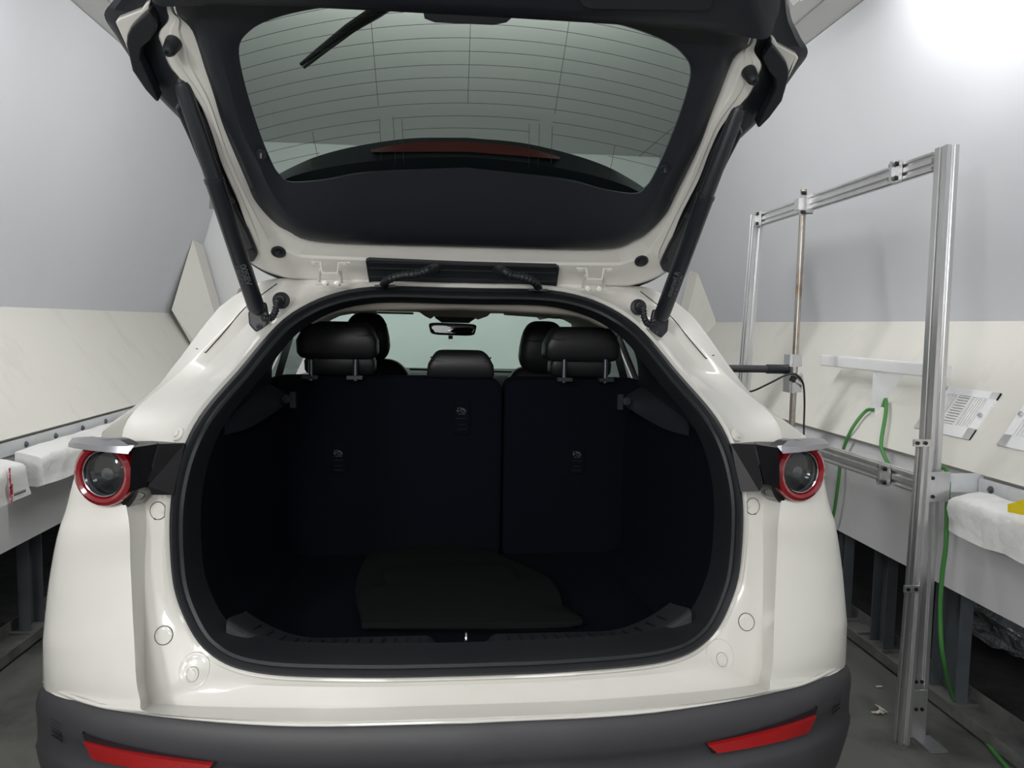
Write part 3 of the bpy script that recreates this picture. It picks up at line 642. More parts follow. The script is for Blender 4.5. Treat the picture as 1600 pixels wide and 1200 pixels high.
# ledge trim along each side with the luggage-cover rest
for sg in (1, -1):
    P = lambda l, r, y: (lambda p: V((p.x * sg, p.y, p.z)))(B(l, r, y))
    top = [P((313, 668), (1122, 670), 1.74), P((345, 640), (1090, 642), 1.92), P((385, 625), (1052, 627), 2.10), P((425, 600), (1005, 603), 2.40)]
    mid_ = [P((322, 700), (1112, 702), 1.74), P((350, 668), (1078, 668), 1.90), P((395, 652), (1035, 650), 2.08), P((450, 616), (982, 616), 2.40)]
    bot = [P((312, 738), (1122, 735), 1.76), P((328, 692), (1105, 690), 1.86), P((395, 668), (1038, 668), 2.06), P((452, 632), (975, 632), 2.40)]
    bb = [p + V((sg * .05, .03, -.004)) for p in bot]
    o = MB().loft([cr(t_, 6) for t_ in (top, mid_, bot, bb)]).build('side_ledge', ledgem, CAR, True, 50)
    h = P((447, 625), (978, 625), 2.34); mb = MB().lathe(h, (0, -1, 0), [(.006, -.03), (.006, 0), (.013, .002), (.013, .010), (0, .011)], 16).box(h + V((-sg * .018, .02, -.004)), (.018, .03, .05)); mb.build('cover_hook', satin, o)

# load sill (scuff plate) with dipped centre around the striker
z0 = U(727, 1040, 1.60).z; z1 = U(727, 1009, 1.61).z; z2 = U(727, 989, 1.76).z
xs = [-.52 + .01 * i for i in range(105)]
def dip(x, a=.083, b=.050): 
    t = (abs(x + .005) - b) / (a - b); t = max(0, min(1, t)); return 1 - t * t * (3 - 2 * t)
lift = lambda x: max(0, abs(x) - .34) ** 2 * 2.2
rings = []
for (y, z, dp) in ((1.60, z0, 0), (1.602, z1 - .006, .35), (1.608, z1, .45), (1.62, z1 + .001, 1.1), (1.74, z2, 1.7), (1.76, z2 - .004, 1.4), (1.762, .545, 0)):
    rings.append([V((x, y, z - .02 * dip(x) * dp + lift(x))) for x in xs])
sill = MB().loft(rings).build('load_sill', sillm, CAR, True, 40)
mb = MB()
for sg in (1, -1):
    for k in range(14):
        x = sg * (.105 + k * .0285); zz = (z1 + z2) / 2 + lift(x)
        mb.box((x, 1.68, zz + .001), (.003, .085, .004), Matrix.Rotation(math.atan2(z2 - z1, .13), 3, 'X') @ Matrix.Rotation(0, 3, 'Z'))
mb.build('sill_rib', rubber, sill, False)
p = U(728, 1011, 1.62); MB().tube(cr([p + V((0, .03, -.01)), p + V((0, .03, .024)), p + V((0, .0, .030)), p + V((0, -.01, .01)), p + V((0, -.01, -.012))], 5), .0032, 10).build('striker', chrome, CAR)

# details on the painted frame
def frame_spot(l, r, y=1.6):
    p = B(l, r, y)
    for i in range(4):
        h = BV.ray_cast(V((p.x, 1.485, p.z)), V((0, 1, 0)))
        if h[0]: p = B(l, r, h[0].y)
    n_ = h[1]; n_ = -n_ if n_.y > 0 else n_
    return V((p.x, h[0].y, p.z)), n_
for sg in (1, -1):
    def conform(c, prof, n=40, off0=0.0):
        rg = []
        for rad, off in prof:
            ring = []
            for q in range(n):
                t = 2 * math.pi * q / n; x, z = c.x + rad * math.cos(t), c.z + rad * math.sin(t)
                h = BV.ray_cast(V((x, 1.485, z)), V((0, 1, 0))); ring.append(V((x * sg, (h[0].y if h[0] else c.y) - off, z)))
            rg.append(ring)
        return rg
    for l, r in (((247, 798), (1176, 791)), ((256, 992), (1166, 972))):
        p, n_ = frame_spot(l, r)
        o = MB().loft(conform(p, [(.0178, -.001), (.0178, .0012), (.0168, .0020), (.009, .0021), (.0001, .0021)]), True).build('access_cap', paint, CAR)
        g_ = conform(p, [(.0186, .0006)])[0]; MB().tube(g_ + [g_[0]], .0008, 6).build('cap_gap', bolt, o)
        q_ = V((p.x * sg, p.y, p.z)); MB().box(q_ + V((0, -.0015, -.0172)), (.015, .004, .0035)).build('cap_slot', bolt, o, False)
    p, n_ = frame_spot((304, 1046), (1126, 1026))
    o = MB().loft(conform(p, [(.0325, -.001), (.0315, .0022), (.0295, .0028), (.024, .0010), (.0165, .0006), (.0001, .0006)]), True).build('buffer_seat', paint, CAR)
    c_ = p + V((.002, 0, -.006)); MB().loft(conform(c_, [(.0135, .0004), (.013, .0030), (.0105, .0030), (.0100, .0016), (.0075, .0016), (.0070, .0034), (.0001, .0036)]), True).build('seat_boss', paint, o)
    gr_ = conform(c_, [(.0128, .0028)])[0]; MB().tube(gr_ + [gr_[0]], .0005, 5).build('boss_gap', railm, o)
    p, n_ = frame_spot((277, 680), (1148, 679)); p.y -= .002; p.x *= sg; n_ = V((n_.x * sg, n_.y, n_.z))
    MB().lathe(p, n_, [(.016, 0), (.015, .003), (.009, .004), (.008, .008), (0, .009)], 24).build('body_bolt', paint, CAR)
# roof-ditch seam on each rear pillar
for sg in (1, -1):
    for pts in ([((428, 433), (996, 465)), ((410, 452), (1015, 474)), ((372, 482), (1040, 495)), ((345, 515), (1068, 528)), ((318, 548), (1100, 563))], [((318, 548), (1100, 563)), ((305, 543), (1114, 556))]):
        q = []
        for l, r in pts:
            p, n_ = frame_spot(l, r, 2.0); q.append(V((p.x * sg, p.y - .001, p.z)))
        MB().tube(cr(q, 5), .0014, 6).build('ditch_seam', bolt, CAR)

# ---------------- tail lights
for sg in (1, -1):
    TL = empty('tail_light', (sg * .75, 1.58, 1.005), CAR);
    c = B((158, 740), (1253, 741), 1.575); c.x = c.x * sg - .0 * sg; LT = .26; ax = V((sg * math.sin(LT), -math.cos(LT), .04)).normalized(); c = c + V((0, .018, 0))
    R_ = .070
    MB().lathe(c, ax, [(R_ * 1.0, -.05), (R_ * 1.04, -.01), (R_ * 1.02, .0)], 48).build('lamp_housing', gloss, TL)
    MB().lathe(c, ax, [(R_ * 1.0, -.02), (R_ * 1.0, .0), (R_ * .95, .010), (R_ * .84, .015), (R_ * .74, .012), (R_ * .68, .004), (R_ * .67, -.01)], 56).build('red_ring', redlens, TL)
    MB().lathe(c, ax, [(R_ * .69, .004), (R_ * .685, .009), (R_ * .665, .008), (R_ * .665, .0)], 48).build('chrome_ring', chrome, TL)
    MB().lathe(c, ax, [(R_ * .67, .004), (R_ * .5, .010), (0, .013)], 40).build('clear_lens', lampglass, TL)
    MB().lathe(c, ax, [(R_ * .67, .002), (R_ * .60, -.025), (R_ * .40, -.035), (R_ * .36, -.02), (R_ * .33, -.018)], 40).build('reflector_bowl', bowl, TL)
    MB().lathe(c, ax, [(R_ * .34, -.05), (R_ * .35, -.012), (R_ * .31, -.008), (R_ * .2, -.004), (0, -.002)], 32).build('projector_lens', mat('projector_glass', (.10, .105, .11), .1, coat=1), TL)
    P = lambda px, py, y: (lambda q: V((abs(q.x) * sg, q.y, q.z)))(B(px, py, y))
    # black crescent under the lamp, set into the wing
    cc = c - ax * .02; u = V((math.cos(LT) * sg, math.sin(LT), 0)); w_ = V((0, 0, 1))
    out = [cc + (u * math.cos(t) * -1 + w_ * math.sin(t)) * R_ * (1.02 + .20 * max(0, math.cos(t + 1.35)) ** 2) for t in [2 * math.pi * k / 48 for k in range(48)]]
    out = [cc + ((p - cc)) for p in out]
    MB().loft([[p + ax * -.03 for p in out], [p + ax * .012 for p in out], [cc + (p - cc) * .9 + ax * .016 for p in out]], True, False, True).build('lamp_surround', gloss, TL)
    # inner black panels from the lamp to the opening
    t0, t1, t2 = P((204, 700), (1216, 700), 1.55), P((244, 694), (1178, 694), 1.60), P((289, 694), (1142, 692), 1.635)
    b0, b1, b2 = P((202, 768), (1218, 765), 1.55), P((226, 760), (1192, 755), 1.585), P((270, 774), (1157, 768), 1.605)
    b15 = P((237, 773), (1186, 768), 1.59)
    up = V((0, 0, .0))
    A1_ = [P((190, 690), (1228, 690), 1.66), P((240, 690), (1184, 689), 1.70), P((289, 691), (1144, 690), 1.71)]
    MB().add([t0, t1, b1, b0, A1_[0], A1_[1], b0 + V((0, .1, 0)), b1 + V((0, .08, 0))], [(0, 1, 2, 3), (0, 4, 5, 1), (3, 2, 7, 6)]).build('inner_panel', panelm, TL, False)
    g_ = V((-sg * .003, 0, 0))
    MB().add([t1 + g_, t2, b2, b15, b1 + g_, A1_[1], A1_[2], b2 + V((0, .05, 0)), b15 + V((0, .05, 0)), b1 + V((0, .05, 0))], [(0, 1, 2, 3, 4), (0, 5, 6, 1), (2, 7, 8, 3), (3, 8, 9, 4)]).build('inner_panel', panelm, TL, False)
    # grey brow over the lamp
    f0 = [P((108, 697), (1297, 700), 1.635), P((122, 700), (1284, 703), 1.57), P((158, 705), (1252, 707), 1.52), P((199, 709), (1222, 709), 1.515)]
    f1 = [P((108, 692), (1297, 694), 1.635), P((122, 692), (1286, 694), 1.57), P((158, 696), (1250, 698), 1.52), P((201, 697), (1219, 698), 1.52)]
    k1 = [P((122, 685), (1284, 686), 1.76), P((135, 683), (1275, 684), 1.74), P((158, 683), (1256, 682), 1.72), P((172, 687), (1238, 687), 1.66)]
    rr_ = [cr(t_, 6) for t_ in (f0, f1, k1)]
    m_ = lerp(rr_[1], rr_[2], .5, V((0, 0, .006)))
    MB().loft([[p + V((0, .03, .012)) for p in rr_[0]], rr_[0], rr_[1], m_, rr_[2]]).build('brow', greybrow, TL, True, 30)

# ================================================================== TAILGATE (raised)
GATE = empty('tailgate', (0, 2.08, 1.49), CAR)
G0p = V((0, 2.08, 1.49)); ang = math.radians(43)
Gd = V((0, -math.cos(ang), math.sin(ang))); Gn = V((0, -math.sin(ang), -math.cos(ang)))     # along the gate / towards its inner face
def gp(px, py, off=0.0): return onp(px, py, G0p + Gn * off, Gn)
def gb(l, r, off=0.0):
    p, q = gp(*l, off), gp(*r, off); m_ = (q + p) / 2; m_.x = (q.x - p.x) / 2; return m_
def gc(p, off=0.0): q = gp(*p, off); q.x = 0; return q
def ghalf(t, off): return [gc(e, off) if not isinstance(e[0], tuple) else gb(e[0], e[1], off) for e in t]
Gout = [(727, 450), ((500, 442), (945, 453)), ((432, 434), (1002, 446)), ((386, 405), (1046, 424)), ((372, 383), (1062, 404)), ((345, 322), (1088, 345)), ((320, 260), (1115, 285)), ((300, 210), (1140, 235)), ((288, 190), (1149, 225)), ((250, 155), (1195, 177)), ((212, 105), (1228, 130)), ((185, 60), (1245, 109)), ((164, 22), (1262, 83)), ((182, -4), (1247, 50)), ((205, -60), (1232, 5)), ((215, -260), (1232, -190))]
Wout = [(727, 446), ((500, 437), (945, 448)), ((440, 431), (1000, 444)), ((390, 406), (1043, 425)), ((392, 385), (1040, 406)), ((376, 324), (1066, 335)), ((350, 262), (1097, 275)), ((335, 210), (1118, 224)), ((315, 165), (1137, 187)), ((268, 112), (1169, 147)), ((253, 72), (1184, 118)), ((247, 52), (1189, 100)), ((264, 30), (1179, 80)), ((262, 8), (1184, 58)), ((262, -60), (1184, -10)), ((262, -260), (1184, -190))]
Tout = [(727, 386), ((506, 378), (937, 391)), ((480, 374), (965, 387)), ((450, 361), (993, 375)), ((430, 350), (1012, 364)), ((400, 318), (1040, 332)), ((375, 262), (1075, 268)), ((352, 205), (1094, 226)), ((337, 155), (1112, 180)), ((322, 112), (1127, 140)), ((315, 84), (1134, 120)), ((301, 52), (1146, 90)), ((294, 32), (1158, 75)), ((270, 12), (1172, 64)), ((275, -60), (1172, -10)), ((275, -260), (1172, -190))]
def ringl(t, off, n=5): return cr(ghalf(t, off), n)
def openwhole(r): return [mir(p) for p in reversed(r[1:])] + r
# outer painted skin, black edge band, white inner frame
go, wo, to = (lambda o: ringl(Gout, o)), (lambda o: ringl(Wout, o)), (lambda o: ringl(Tout, o))
bo = lambda r, d: [p + V((d if p.x > .2 else 0, 0, 0)) for p in r]
MB().loft([openwhole(r) for r in (to(-.05), lerp(to(-.055), go(-.075), .5), go(-.075), bo(go(-.068), .001), bo(go(-.062), .001), lerp(wo(-.056), go(-.06), .9))]).build('outer_skin', paint, GATE)
MB().loft([openwhole(r) for r in (go(-.058), bo(go(-.045), .001), lerp(go(-.034), wo(-.03), .12), lerp(go(-.036), wo(-.03), .5), wo(-.02))]).build('edge_seal', satin, GATE)
# white frame with pressed steps
w1, t1_ = wo(0), to(.0)
st = [wo(-.03), wo(-.006), lerp(w1, t1_, .04), lerp(w1, t1_, .30), lerp(wo(.004), to(.004), .36), lerp(wo(.004), to(.004), .58), lerp(w1, t1_, .66, V((0, 0, 0))), lerp(wo(-.004), to(-.004), 1.04)]
MB().loft([openwhole(r) for r in st]).build('inner_frame', paint, GATE, True, 20)
# glass aperture + trim
Gl = [(725, 265), ((569, 270), (876, 282)), ((500, 279), (938, 299)), ((450, 284), (990, 303)), ((434, 271), (1009, 291)), ((422, 253), (1020, 273)), ((403, 203), (1043, 226)), ((381, 134), (1068, 155)), ((371, 80), (1078, 106)), ((387, 50), (1065, 83)), ((412, 34), (1035, 62)), ((459, 19), (985, 43)), ((525, 9), (920, 30)), (727, 2)]
To2 = [(727, 386), ((506, 378), (937, 391)), ((450, 361), (993, 375)), ((425, 345), (1016, 360)), ((400, 318), (1042, 330)), ((388, 290), (1058, 300)), ((352, 205), (1094, 226)), ((335, 150), (1112, 178)), ((322, 112), (1127, 140)), ((301, 52), (1146, 90)), ((277, 14), (1171, 68)), ((290, -30), (1160, 10)), ((450, -40), (1000, -10)), (727, -50)]
Tm = [(727, 372), ((520, 366), (925, 378)), ((470, 352), (975, 366)), ((444, 332), (1000, 346)), ((420, 300), (1022, 314)), ((405, 262), (1042, 280)), ((370, 200), (1070, 222)), ((345, 116), (1096, 140)), ((338, 90), (1105, 122)), ((330, 60), (1118, 96)), ((322, 30), (1128, 70)), ((340, 0), (1110, 40)), ((460, -20), (990, 0)), (727, -30)]
T2, TM, GL = (lambda o: ringl(To2, o)), (lambda o: ringl(Tm, o)), (lambda o: ringl(Gl, o))
MB().loft([whole(r) for r in (T2(-.01), T2(.006), lerp(T2(.012), TM(.012), .3), TM(.018), lerp(TM(.018), GL(.018), .12), lerp(TM(.006), GL(.006), .6), GL(.0), GL(-.006), lerp(GL(-.03), TM(-.03), -.03))], True).build('trim_panel', satin, GATE, True, 45)
# header line of the upper trim
# rear window: slightly bowed sheet behind the trim
def gw(px, py): return gp(px, py, -.034)
px0, px1, py0, py1 = 340, 1110, -12, 330
def glasspt(u, v):
    p = gb((727 - 387 * u, py0 + (py1 - py0) * v), (727 + 387 * u, py0 + (py1 - py0) * v + 17 * u), -.034); return p
MB().loft([whole([glasspt(u / 8, v / 8) if u else V((0, glasspt(0, v / 8).y, glasspt(0, v / 8).z)) for u in range(9)]) for v in range(9)]).build('rear_window', rearglass, GATE)
mb = MB()
def hline(c, xa, xb, sag=4.4e-4):
    n = max(2, int(abs(xb - xa) / 20)); mb.tube([gp(x, c + .012 * (x - 727) + sag * (x - 727) ** 2, -.030) for x in [xa + (xb - xa) * i / n for i in range(n + 1)]], .00052, 4)
for c in (-26, -5, 16, 37, 59, 80, 101, 121, 141, 161): hline(c, 350, 1100)
for c in (181, 200): hline(c, 380, 593); hline(c, 863, 1060)
hline(181, 614, 843); hline(200, 628, 827)
for c in (219, ): hline(c, 400, 500); hline(c, 950, 1045)
for (xa, ya, xb, yb) in ((578, 10, 591, 165), (736, 10, 731, 162), (893, 10, 867, 178), (593, 186, 596, 250), (614, 182, 618, 256), (628, 186, 631, 256), (827, 194, 826, 262), (843, 194, 841, 262), (863, 198, 861, 256), (488, 206, 500, 262), (961, 227, 951, 280)):
    mb.tube([gp(xa, ya, -.030), gp(xb, yb, -.030)], .00052, 4)
mb.build('defroster_grid', wirem, GATE)
# spoiler seen through the glass, with the high brake light
sp1 = [(725, 215), ((640, 217), (812, 222)), ((560, 228), (890, 240)), ((500, 243), (948, 260)), ((455, 262), (985, 280)), ((430, 276), (1012, 297))]
sp2 = [(725, 245), ((640, 247), (812, 252)), ((560, 254), (890, 266)), ((500, 264), (948, 280)), ((455, 276), (985, 293)), ((430, 288), (1012, 309))]
sp3 = [(725, 330), ((640, 330), (812, 335)), ((560, 330), (890, 336)), ((500, 330), (948, 336)), ((455, 330), (985, 336)), ((430, 330), (1012, 336))]
a1, a2, a3 = ringl(sp1, -.15), ringl(sp2, -.10), ringl(sp3, -.06); a0 = ringl(sp1, -.19)
SPO = MB().loft([whole(r) for r in (lerp(a0, ringl(sp3, -.19), .9), a0, a1, a2, a3)]).build('spoiler', satin, GATE, True, 30)
bl1 = [(725, 221), ((640, 223), (812, 229)), ((578, 232), (873, 246))]; bl2 = [(725, 237), ((640, 238), (812, 243)), ((578, 236), (873, 250))]
MB().loft([whole(cr(ghalf(bl1, -.130), 5)), whole(cr(ghalf(bl2, -.104), 5))]).build('brake_light', thirdlamp, SPO)
# outer skin above the window (out of sight beyond the frame top)
# lower inner panel with the pull handle, standing proud of the gate
H0 = [(727, 24), ((500, 14), (950, 36)), ((400, 10), (1060, 44)), ((300, 10), (1156, 56)), ((266, 10), (1197, 62)), ((250, 3), (1213, 54)), ((245, -14), (1221, 30)), ((238, -60), (1230, -8)), ((238, -260), (1230, -190))]
H1 = [(727, 4), ((500, -6), (950, 17)), ((400, -9), (1060, 26)), ((310, -9), (1150, 36)), ((280, -12), (1184, 36)), ((268, -24), (1196, 20)), ((266, -40), (1202, 4)), ((262, -80), (1210, -30)), ((262, -260), (1210, -190))]
h = lambda t, o: openwhole(cr(ghalf(t, o), 5))
lp = MB().loft([h(H0, .0), h(H0, .050), h(H0, .060), h(H1, .075), [p * .5 + q * .5 for p, q in zip(h(H1, .080), [V((0, 1.0, 2.45))] * 200)]][:4] + [[V((p.x * .6, p.y, p.z)) + Gd * .30 for p in h(H1, .078)]]).build('lower_trim', satin, GATE, True, 40)
mb = MB(); q = [gp(x, y, .078) for x, y in ((905, -4), (910, 6), (922, 11), (1095, 14), (1108, 10), (1112, 0), (1110, -40), (905, -40))]; mb.prism(q, Gn * .006); mb.build('pull_handle', blackplastic, lp, False)
q = [gp(x, y, .030) for x, y in ((662, 8), (664, 18), (680, 24), (770, 28), (790, 24), (802, 14), (800, 0))]; MB().prism(q, Gn * .03).build('latch_cover', blackplastic, GATE, True, 30)
# corner details, both sides
def gpoly(pts, off, th, m, name, parent=GATE, sm=False, sides=(1, -1), bev=0):
    for sg in sides:
        q = [gp(x, y, off) for x, y in pts]
        # centre the traced side on the car's own symmetry
        q = [V((abs(p.x) * sg, p.y, p.z)) for p in q]
        o = MB().prism(q, Gn * th).build(name, m, parent, sm, 40)
        if bev: b_ = o.modifiers.new('b', 'BEVEL'); b_.width = bev; b_.segments = 3; b_.limit_method = 'ANGLE'
def lr(pts):     # trace given as left-side pixels, corrected towards the mirrored mean
    return pts
def gpoly2(pairs, off, th, m, name, bev=0, parent=GATE):
    q0 = [gb(l, r, off) for l, r in pairs]
    for sg in (1, -1):
        q = [V((p.x * sg, p.y, p.z)) for p in q0]; o = MB().prism(q, Gn * th).build(name, m, parent, True, 40)
        if bev: b_ = o.modifiers.new('b', 'BEVEL'); b_.width = bev; b_.segments = 3; b_.limit_method = 'ANGLE'
def X(l):   # left pixel -> matching right pixel on the gate (mirror through the plane, shallow rows)
    p = gp(*l, 0); p.x = -p.x; d = p - CAM; c = V((d.dot(rx), d.dot(-ry), d.dot(-rz))); return (800 + FPX * c.x / c.z, 600 + FPX * c.y / c.z)
def GL2(ls): return [(l, X(l)) for l in ls]
gpoly2(GL2([(400, 398), (406, 388), (402, 376), (392, 352), (376, 322), (362, 292), (349, 258), (339, 222), (331, 196), (320, 171), (302, 153), (285, 148), (278, 160), (300, 208), (322, 262), (345, 322), (366, 375), (380, 404)]), -.02, .030, satin, 'side_moulding', .006)
gpoly2(GL2([(186, 27), (190, 22), (226, 8), (233, -2), (239, -4), (238, 12), (224, 22), (213, 32), (207, 44), (205, 60), (222, 92), (248, 136), (244, 138), (214, 92), (200, 58)]), -.040, .022, paint, 'corner_patch', .003)
gpoly2(GL2([(205, 58), (206, 44), (212, 31), (224, 19), (240, 5), (249, 22), (251, 36), (240, 52), (228, 62), (226, 80), (236, 104), (247, 128), (255, 146), (250, 146), (234, 128), (214, 98)]), -.028, .034, blackplastic, 'lamp_cover', .008)
# bump-stop cones, round stoppers, clips
for sg in (1, -1):
    def PP(l, r, off): p = gb(l, r, off); return V((p.x * sg, p.y, p.z))
    b_ = PP((271, 66), (1169, 112), .004); tip = PP((260, 84), (1178, 128), .045)
    ax = (tip - b_).normalized(); L = (tip - b_).length
    MB().lathe(b_, ax, [(.0165, 0), (.0165, .004), (.013, L * .75), (.010, L * .92), (.008, L), (.004, L), (.003, L - .003), (0, L - .003)], 28).build('bump_stop', rubber, GATE)
    c = PP((433, 392), (1000, 408), .003); MB().lathe(c, Gn, [(.0195, 0), (.0195, .004), (.016, .006), (.012, .003), (.009, .003), (.008, .008), (0, .009)], 32, V((1, 0, 0))).build('round_stopper', rubber, GATE)
    c = PP((407, 240), (1037, 265), .016); o = MB().lathe(c, Gn, [(.013, 0), (.012, .002), (.010, .0005), (0, .0005)], 24, V((1, 0, 0))).box(c + Gn * .001, (.004, .004, .018)).build('trim_clip', blackplastic, GATE)
    for l, r in (((361, 314), (1072, 336)), ((392, 392), (1038, 411))):
        c = PP(l, r, .012); MB().lathe(c, Gn, [(.008, 0), (.007, .002), (0, .003)], 16, V((1, 0, 0))).build('moulding_clip', rubber, GATE)
    # hinge
    hg = lambda l, r, y: (lambda p: V((p.x * sg, p.y, p.z)))(B(l, r, y))
    w_ = .006; mb = MB()
    up_ = [((489, 411), (948, 421), 2.03), ((503, 411), (935, 421), 2.025), ((499, 425), (941, 436), 2.025)]
    arm = [((484, 410), (954, 420), 2.0), ((498, 410), (941, 421), 2.0), ((501, 427), (938, 437), 2.0), ((524, 427), (915, 436), 2.0), ((527, 411), (914, 420), 2.0), ((546, 411), (899, 419), 2.0)]
    mb.tube([hg(*a_) for a_ in arm], .0038, 6)
    for (pa, pb) in (((500, 421), (498, 442)), ((529, 421), (533, 443))):
        a_, c_ = hg(pa, (1442 - pa[0], pa[1] + 10), 2.005), hg(pb, (1442 - pb[0], pb[1] + 10), 2.04); mb.tube([a_, c_], .0042, 6)
    a_ = hg((494, 443), (948, 453), 2.03); c_ = hg((537, 444), (905, 454), 2.03); mb.tube([a_, c_], .004, 6)
    o = mb.build('hinge', paint, GATE)
    for px in (489, 536):
        c = hg((px, 413), (1440 - px, 422), 1.995); MB().lathe(c, (0, -.5, -.5), [(.007, 0), (.007, .004), (0, .005)], 6, V((1, 0, 0))).build('hinge_bolt', paint, o, False)
    for px in (506, 524):
        c = hg((px, 442), (1440 - px, 452), 2.02); MB().lathe(c, (0, -1, 0), [(.007, 0), (.007, .004), (0, .005)], 12).build('hinge_bolt', paint, o, False)
# wiring cover and the two corrugated boots
wc = [(572, 404), (577, 402), (720, 408), (868, 412), (873, 415), (872, 424), (868, 448), (720, 446), (578, 441), (575, 424)]
wcv = MB().prism([gp(x, y, .004) for x, y in wc], Gn * .012).build('wiring_cover', rubber, GATE, False)
mb = MB()
for y in (411, 420, 433): mb.tube([gp(577, y - 1, .017), gp(868, y + 7, .017)], .0022, 6)
mb.build('cover_rib', rubber, wcv)
def boot(name, pts, r, par, m=rubber, k=3):
    p = cr(pts, 14); rr = [r * (1 + .10 * (1 if (i // 2) % 2 else -1)) for i in range(len(p))]; return MB().tube(p, rr, 14).build(name, m, par)
boot('cable_boot', [U(598, 448, 2.08), U(605, 438, 2.02), U(625, 431, 2.0), U(650, 428, 2.0), U(668, 422, 2.0), gp(684, 417, .015)], .0105, GATE)
boot('cable_boot', [U(842, 452, 2.08), U(836, 442, 2.02), U(820, 434, 2.0), U(800, 430, 2.0), U(788, 424, 2.0), gp(775, 420, .015)], .0105, GATE)
for px in (602, 840):
    c = U(px, 447 + (px > 700) * 6, 2.06); MB().box(c, (.055, .02, .006)).build('boot_flange', rubber, GATE, False)
# rear wiper seen through the glass (outside)
mb = MB(); wp = [gp(470, 101, -.060), gp(500, 78, -.062), gp(545, 45, -.066), gp(590, 17, -.070), gp(630, -10, -.072)]
mb.tube(wp, [.004, .007, .011, .014, .014], 8); WI = mb.build('rear_wiper', rubber, GATE)
MB().tube([p + Gn * .012 + V((.008, 0, 0)) for p in wp[:4]], .0035, 6).build('wiper_blade', rubber, WI)

# gas struts
def strut(name, l0, r0, l1, r1, sg, y0, y1):
    t = B(l0, r0, y0); b_ = B(l1, r1, y1); t.x *= sg; b_.x *= sg; d = (b_ - t); L = d.length; u = d.normalized()
    o = empty('lift_strut', b_, CAR)
    q = t + d * .40
    MB().lathe(t, u, [(0, .02), (.0165, .022), (.0185, .03), (.0185, L * .41)], 24).build('upper_tube', satin, o)
    MB().lathe(t, u, [(.0185, L * .395), (.0225, L * .395), (.0228, L * .41), (.0215, L * .415), (.0215, L * .97), (.016, L * .99), (0, L * .99)], 24).build('lower_tube', satin, o)
    MB().lathe(t, u, [(0, -.012), (.010, -.010), (.012, 0), (.009, .012), (.013, .020), (.013, .03)], 16).lathe(t + V((-sg * .018, 0, 0)), (1 * sg, 0, 0), [(0, -.010), (.012, -.008), (.012, .004), (.006, .006), (.006, .02)], 14, V((0, 0, 1))).build('ball_joint', rubber, o)
    # mounting foot
    mb = MB(); c = b_ + V((0, .012, 0))
    pts = [c + V((sg * a_, 0, z_)) for a_, z_ in ((-.016, .03), (.018, .028), (.030, .0), (.028, -.030), (.012, -.048), (-.010, -.046), (-.026, -.018))]
    f = mb.prism(pts, (0, .014, 0)).build('mount_foot', satin, o, False); bv = f.modifiers.new('b', 'BEVEL'); bv.width = .005; bv.segments = 3
    MB().lathe(c + V((0, 0, -.034)), (0, -1, 0), [(.008, 0), (.008, .005), (.004, .006), (0, .004)], 12).lathe(c + V((-sg * .012, 0, -.004)), (0, -1, 0), [(.010, 0), (.010, .012), (0, .014)], 12).build('foot_bolt', rubber, f)
    return o, t, b_, u
for sg in (1, -1):
    o, t_, b_, u = strut('s', (278, 113), (1160, 152), (399, 490), (1027, 500), sg, 1.70, 1.98)
    gr = B((433, 468), (994, 481), 2.02); gr.x *= sg
    MB().lathe(gr + V((0, .01, 0)), (0, -1, .1), [(.023, 0), (.022, .006), (.014, .010), (.011, .018), (0, .02)], 24).build('cable_grommet', rubber, o)
    pts = [gr + V((0, -.006, 0)), gr + V((-sg * -.002, -.03, -.004)), gr + V((sg * .006, -.035, -.03)), gr + V((sg * .020, -.03, -.048)), b_ + V((-sg * .012, -.005, -.012))]
    boot('strut_cable', pts, .0085, o)
    # maker print on the tube
    f = .80; c = t_ + (b_ - t_) * f; tocam = (CAM - c).normalized(); tocam = (tocam - u * tocam.dot(u)).normalized()
    side = u.cross(tocam)
    if sg > 0:
        textobj('strut_print', 'eaunsel R', .019, c + tocam * .0218, -u, tocam.cross(-u), print_m, o)
        textobj('strut_print', 'A BDGF50', .013, c + (tocam * .82 - tocam.cross(-u) * .57).normalized() * .0220, -u, tocam.cross(-u), print_m, o)
    else:
        textobj('strut_print', '00S8V', .022, c + tocam * .0218, u, tocam.cross(u), print_m, o)
        textobj('strut_print', '7 BDGF C', .013, c + (tocam * .82 - tocam.cross(u) * .57).normalized() * .0220, u, tocam.cross(u), print_m, o)

posts_m = mat('headrest_steel', (.12, .14, .16), .3, metal=.8)
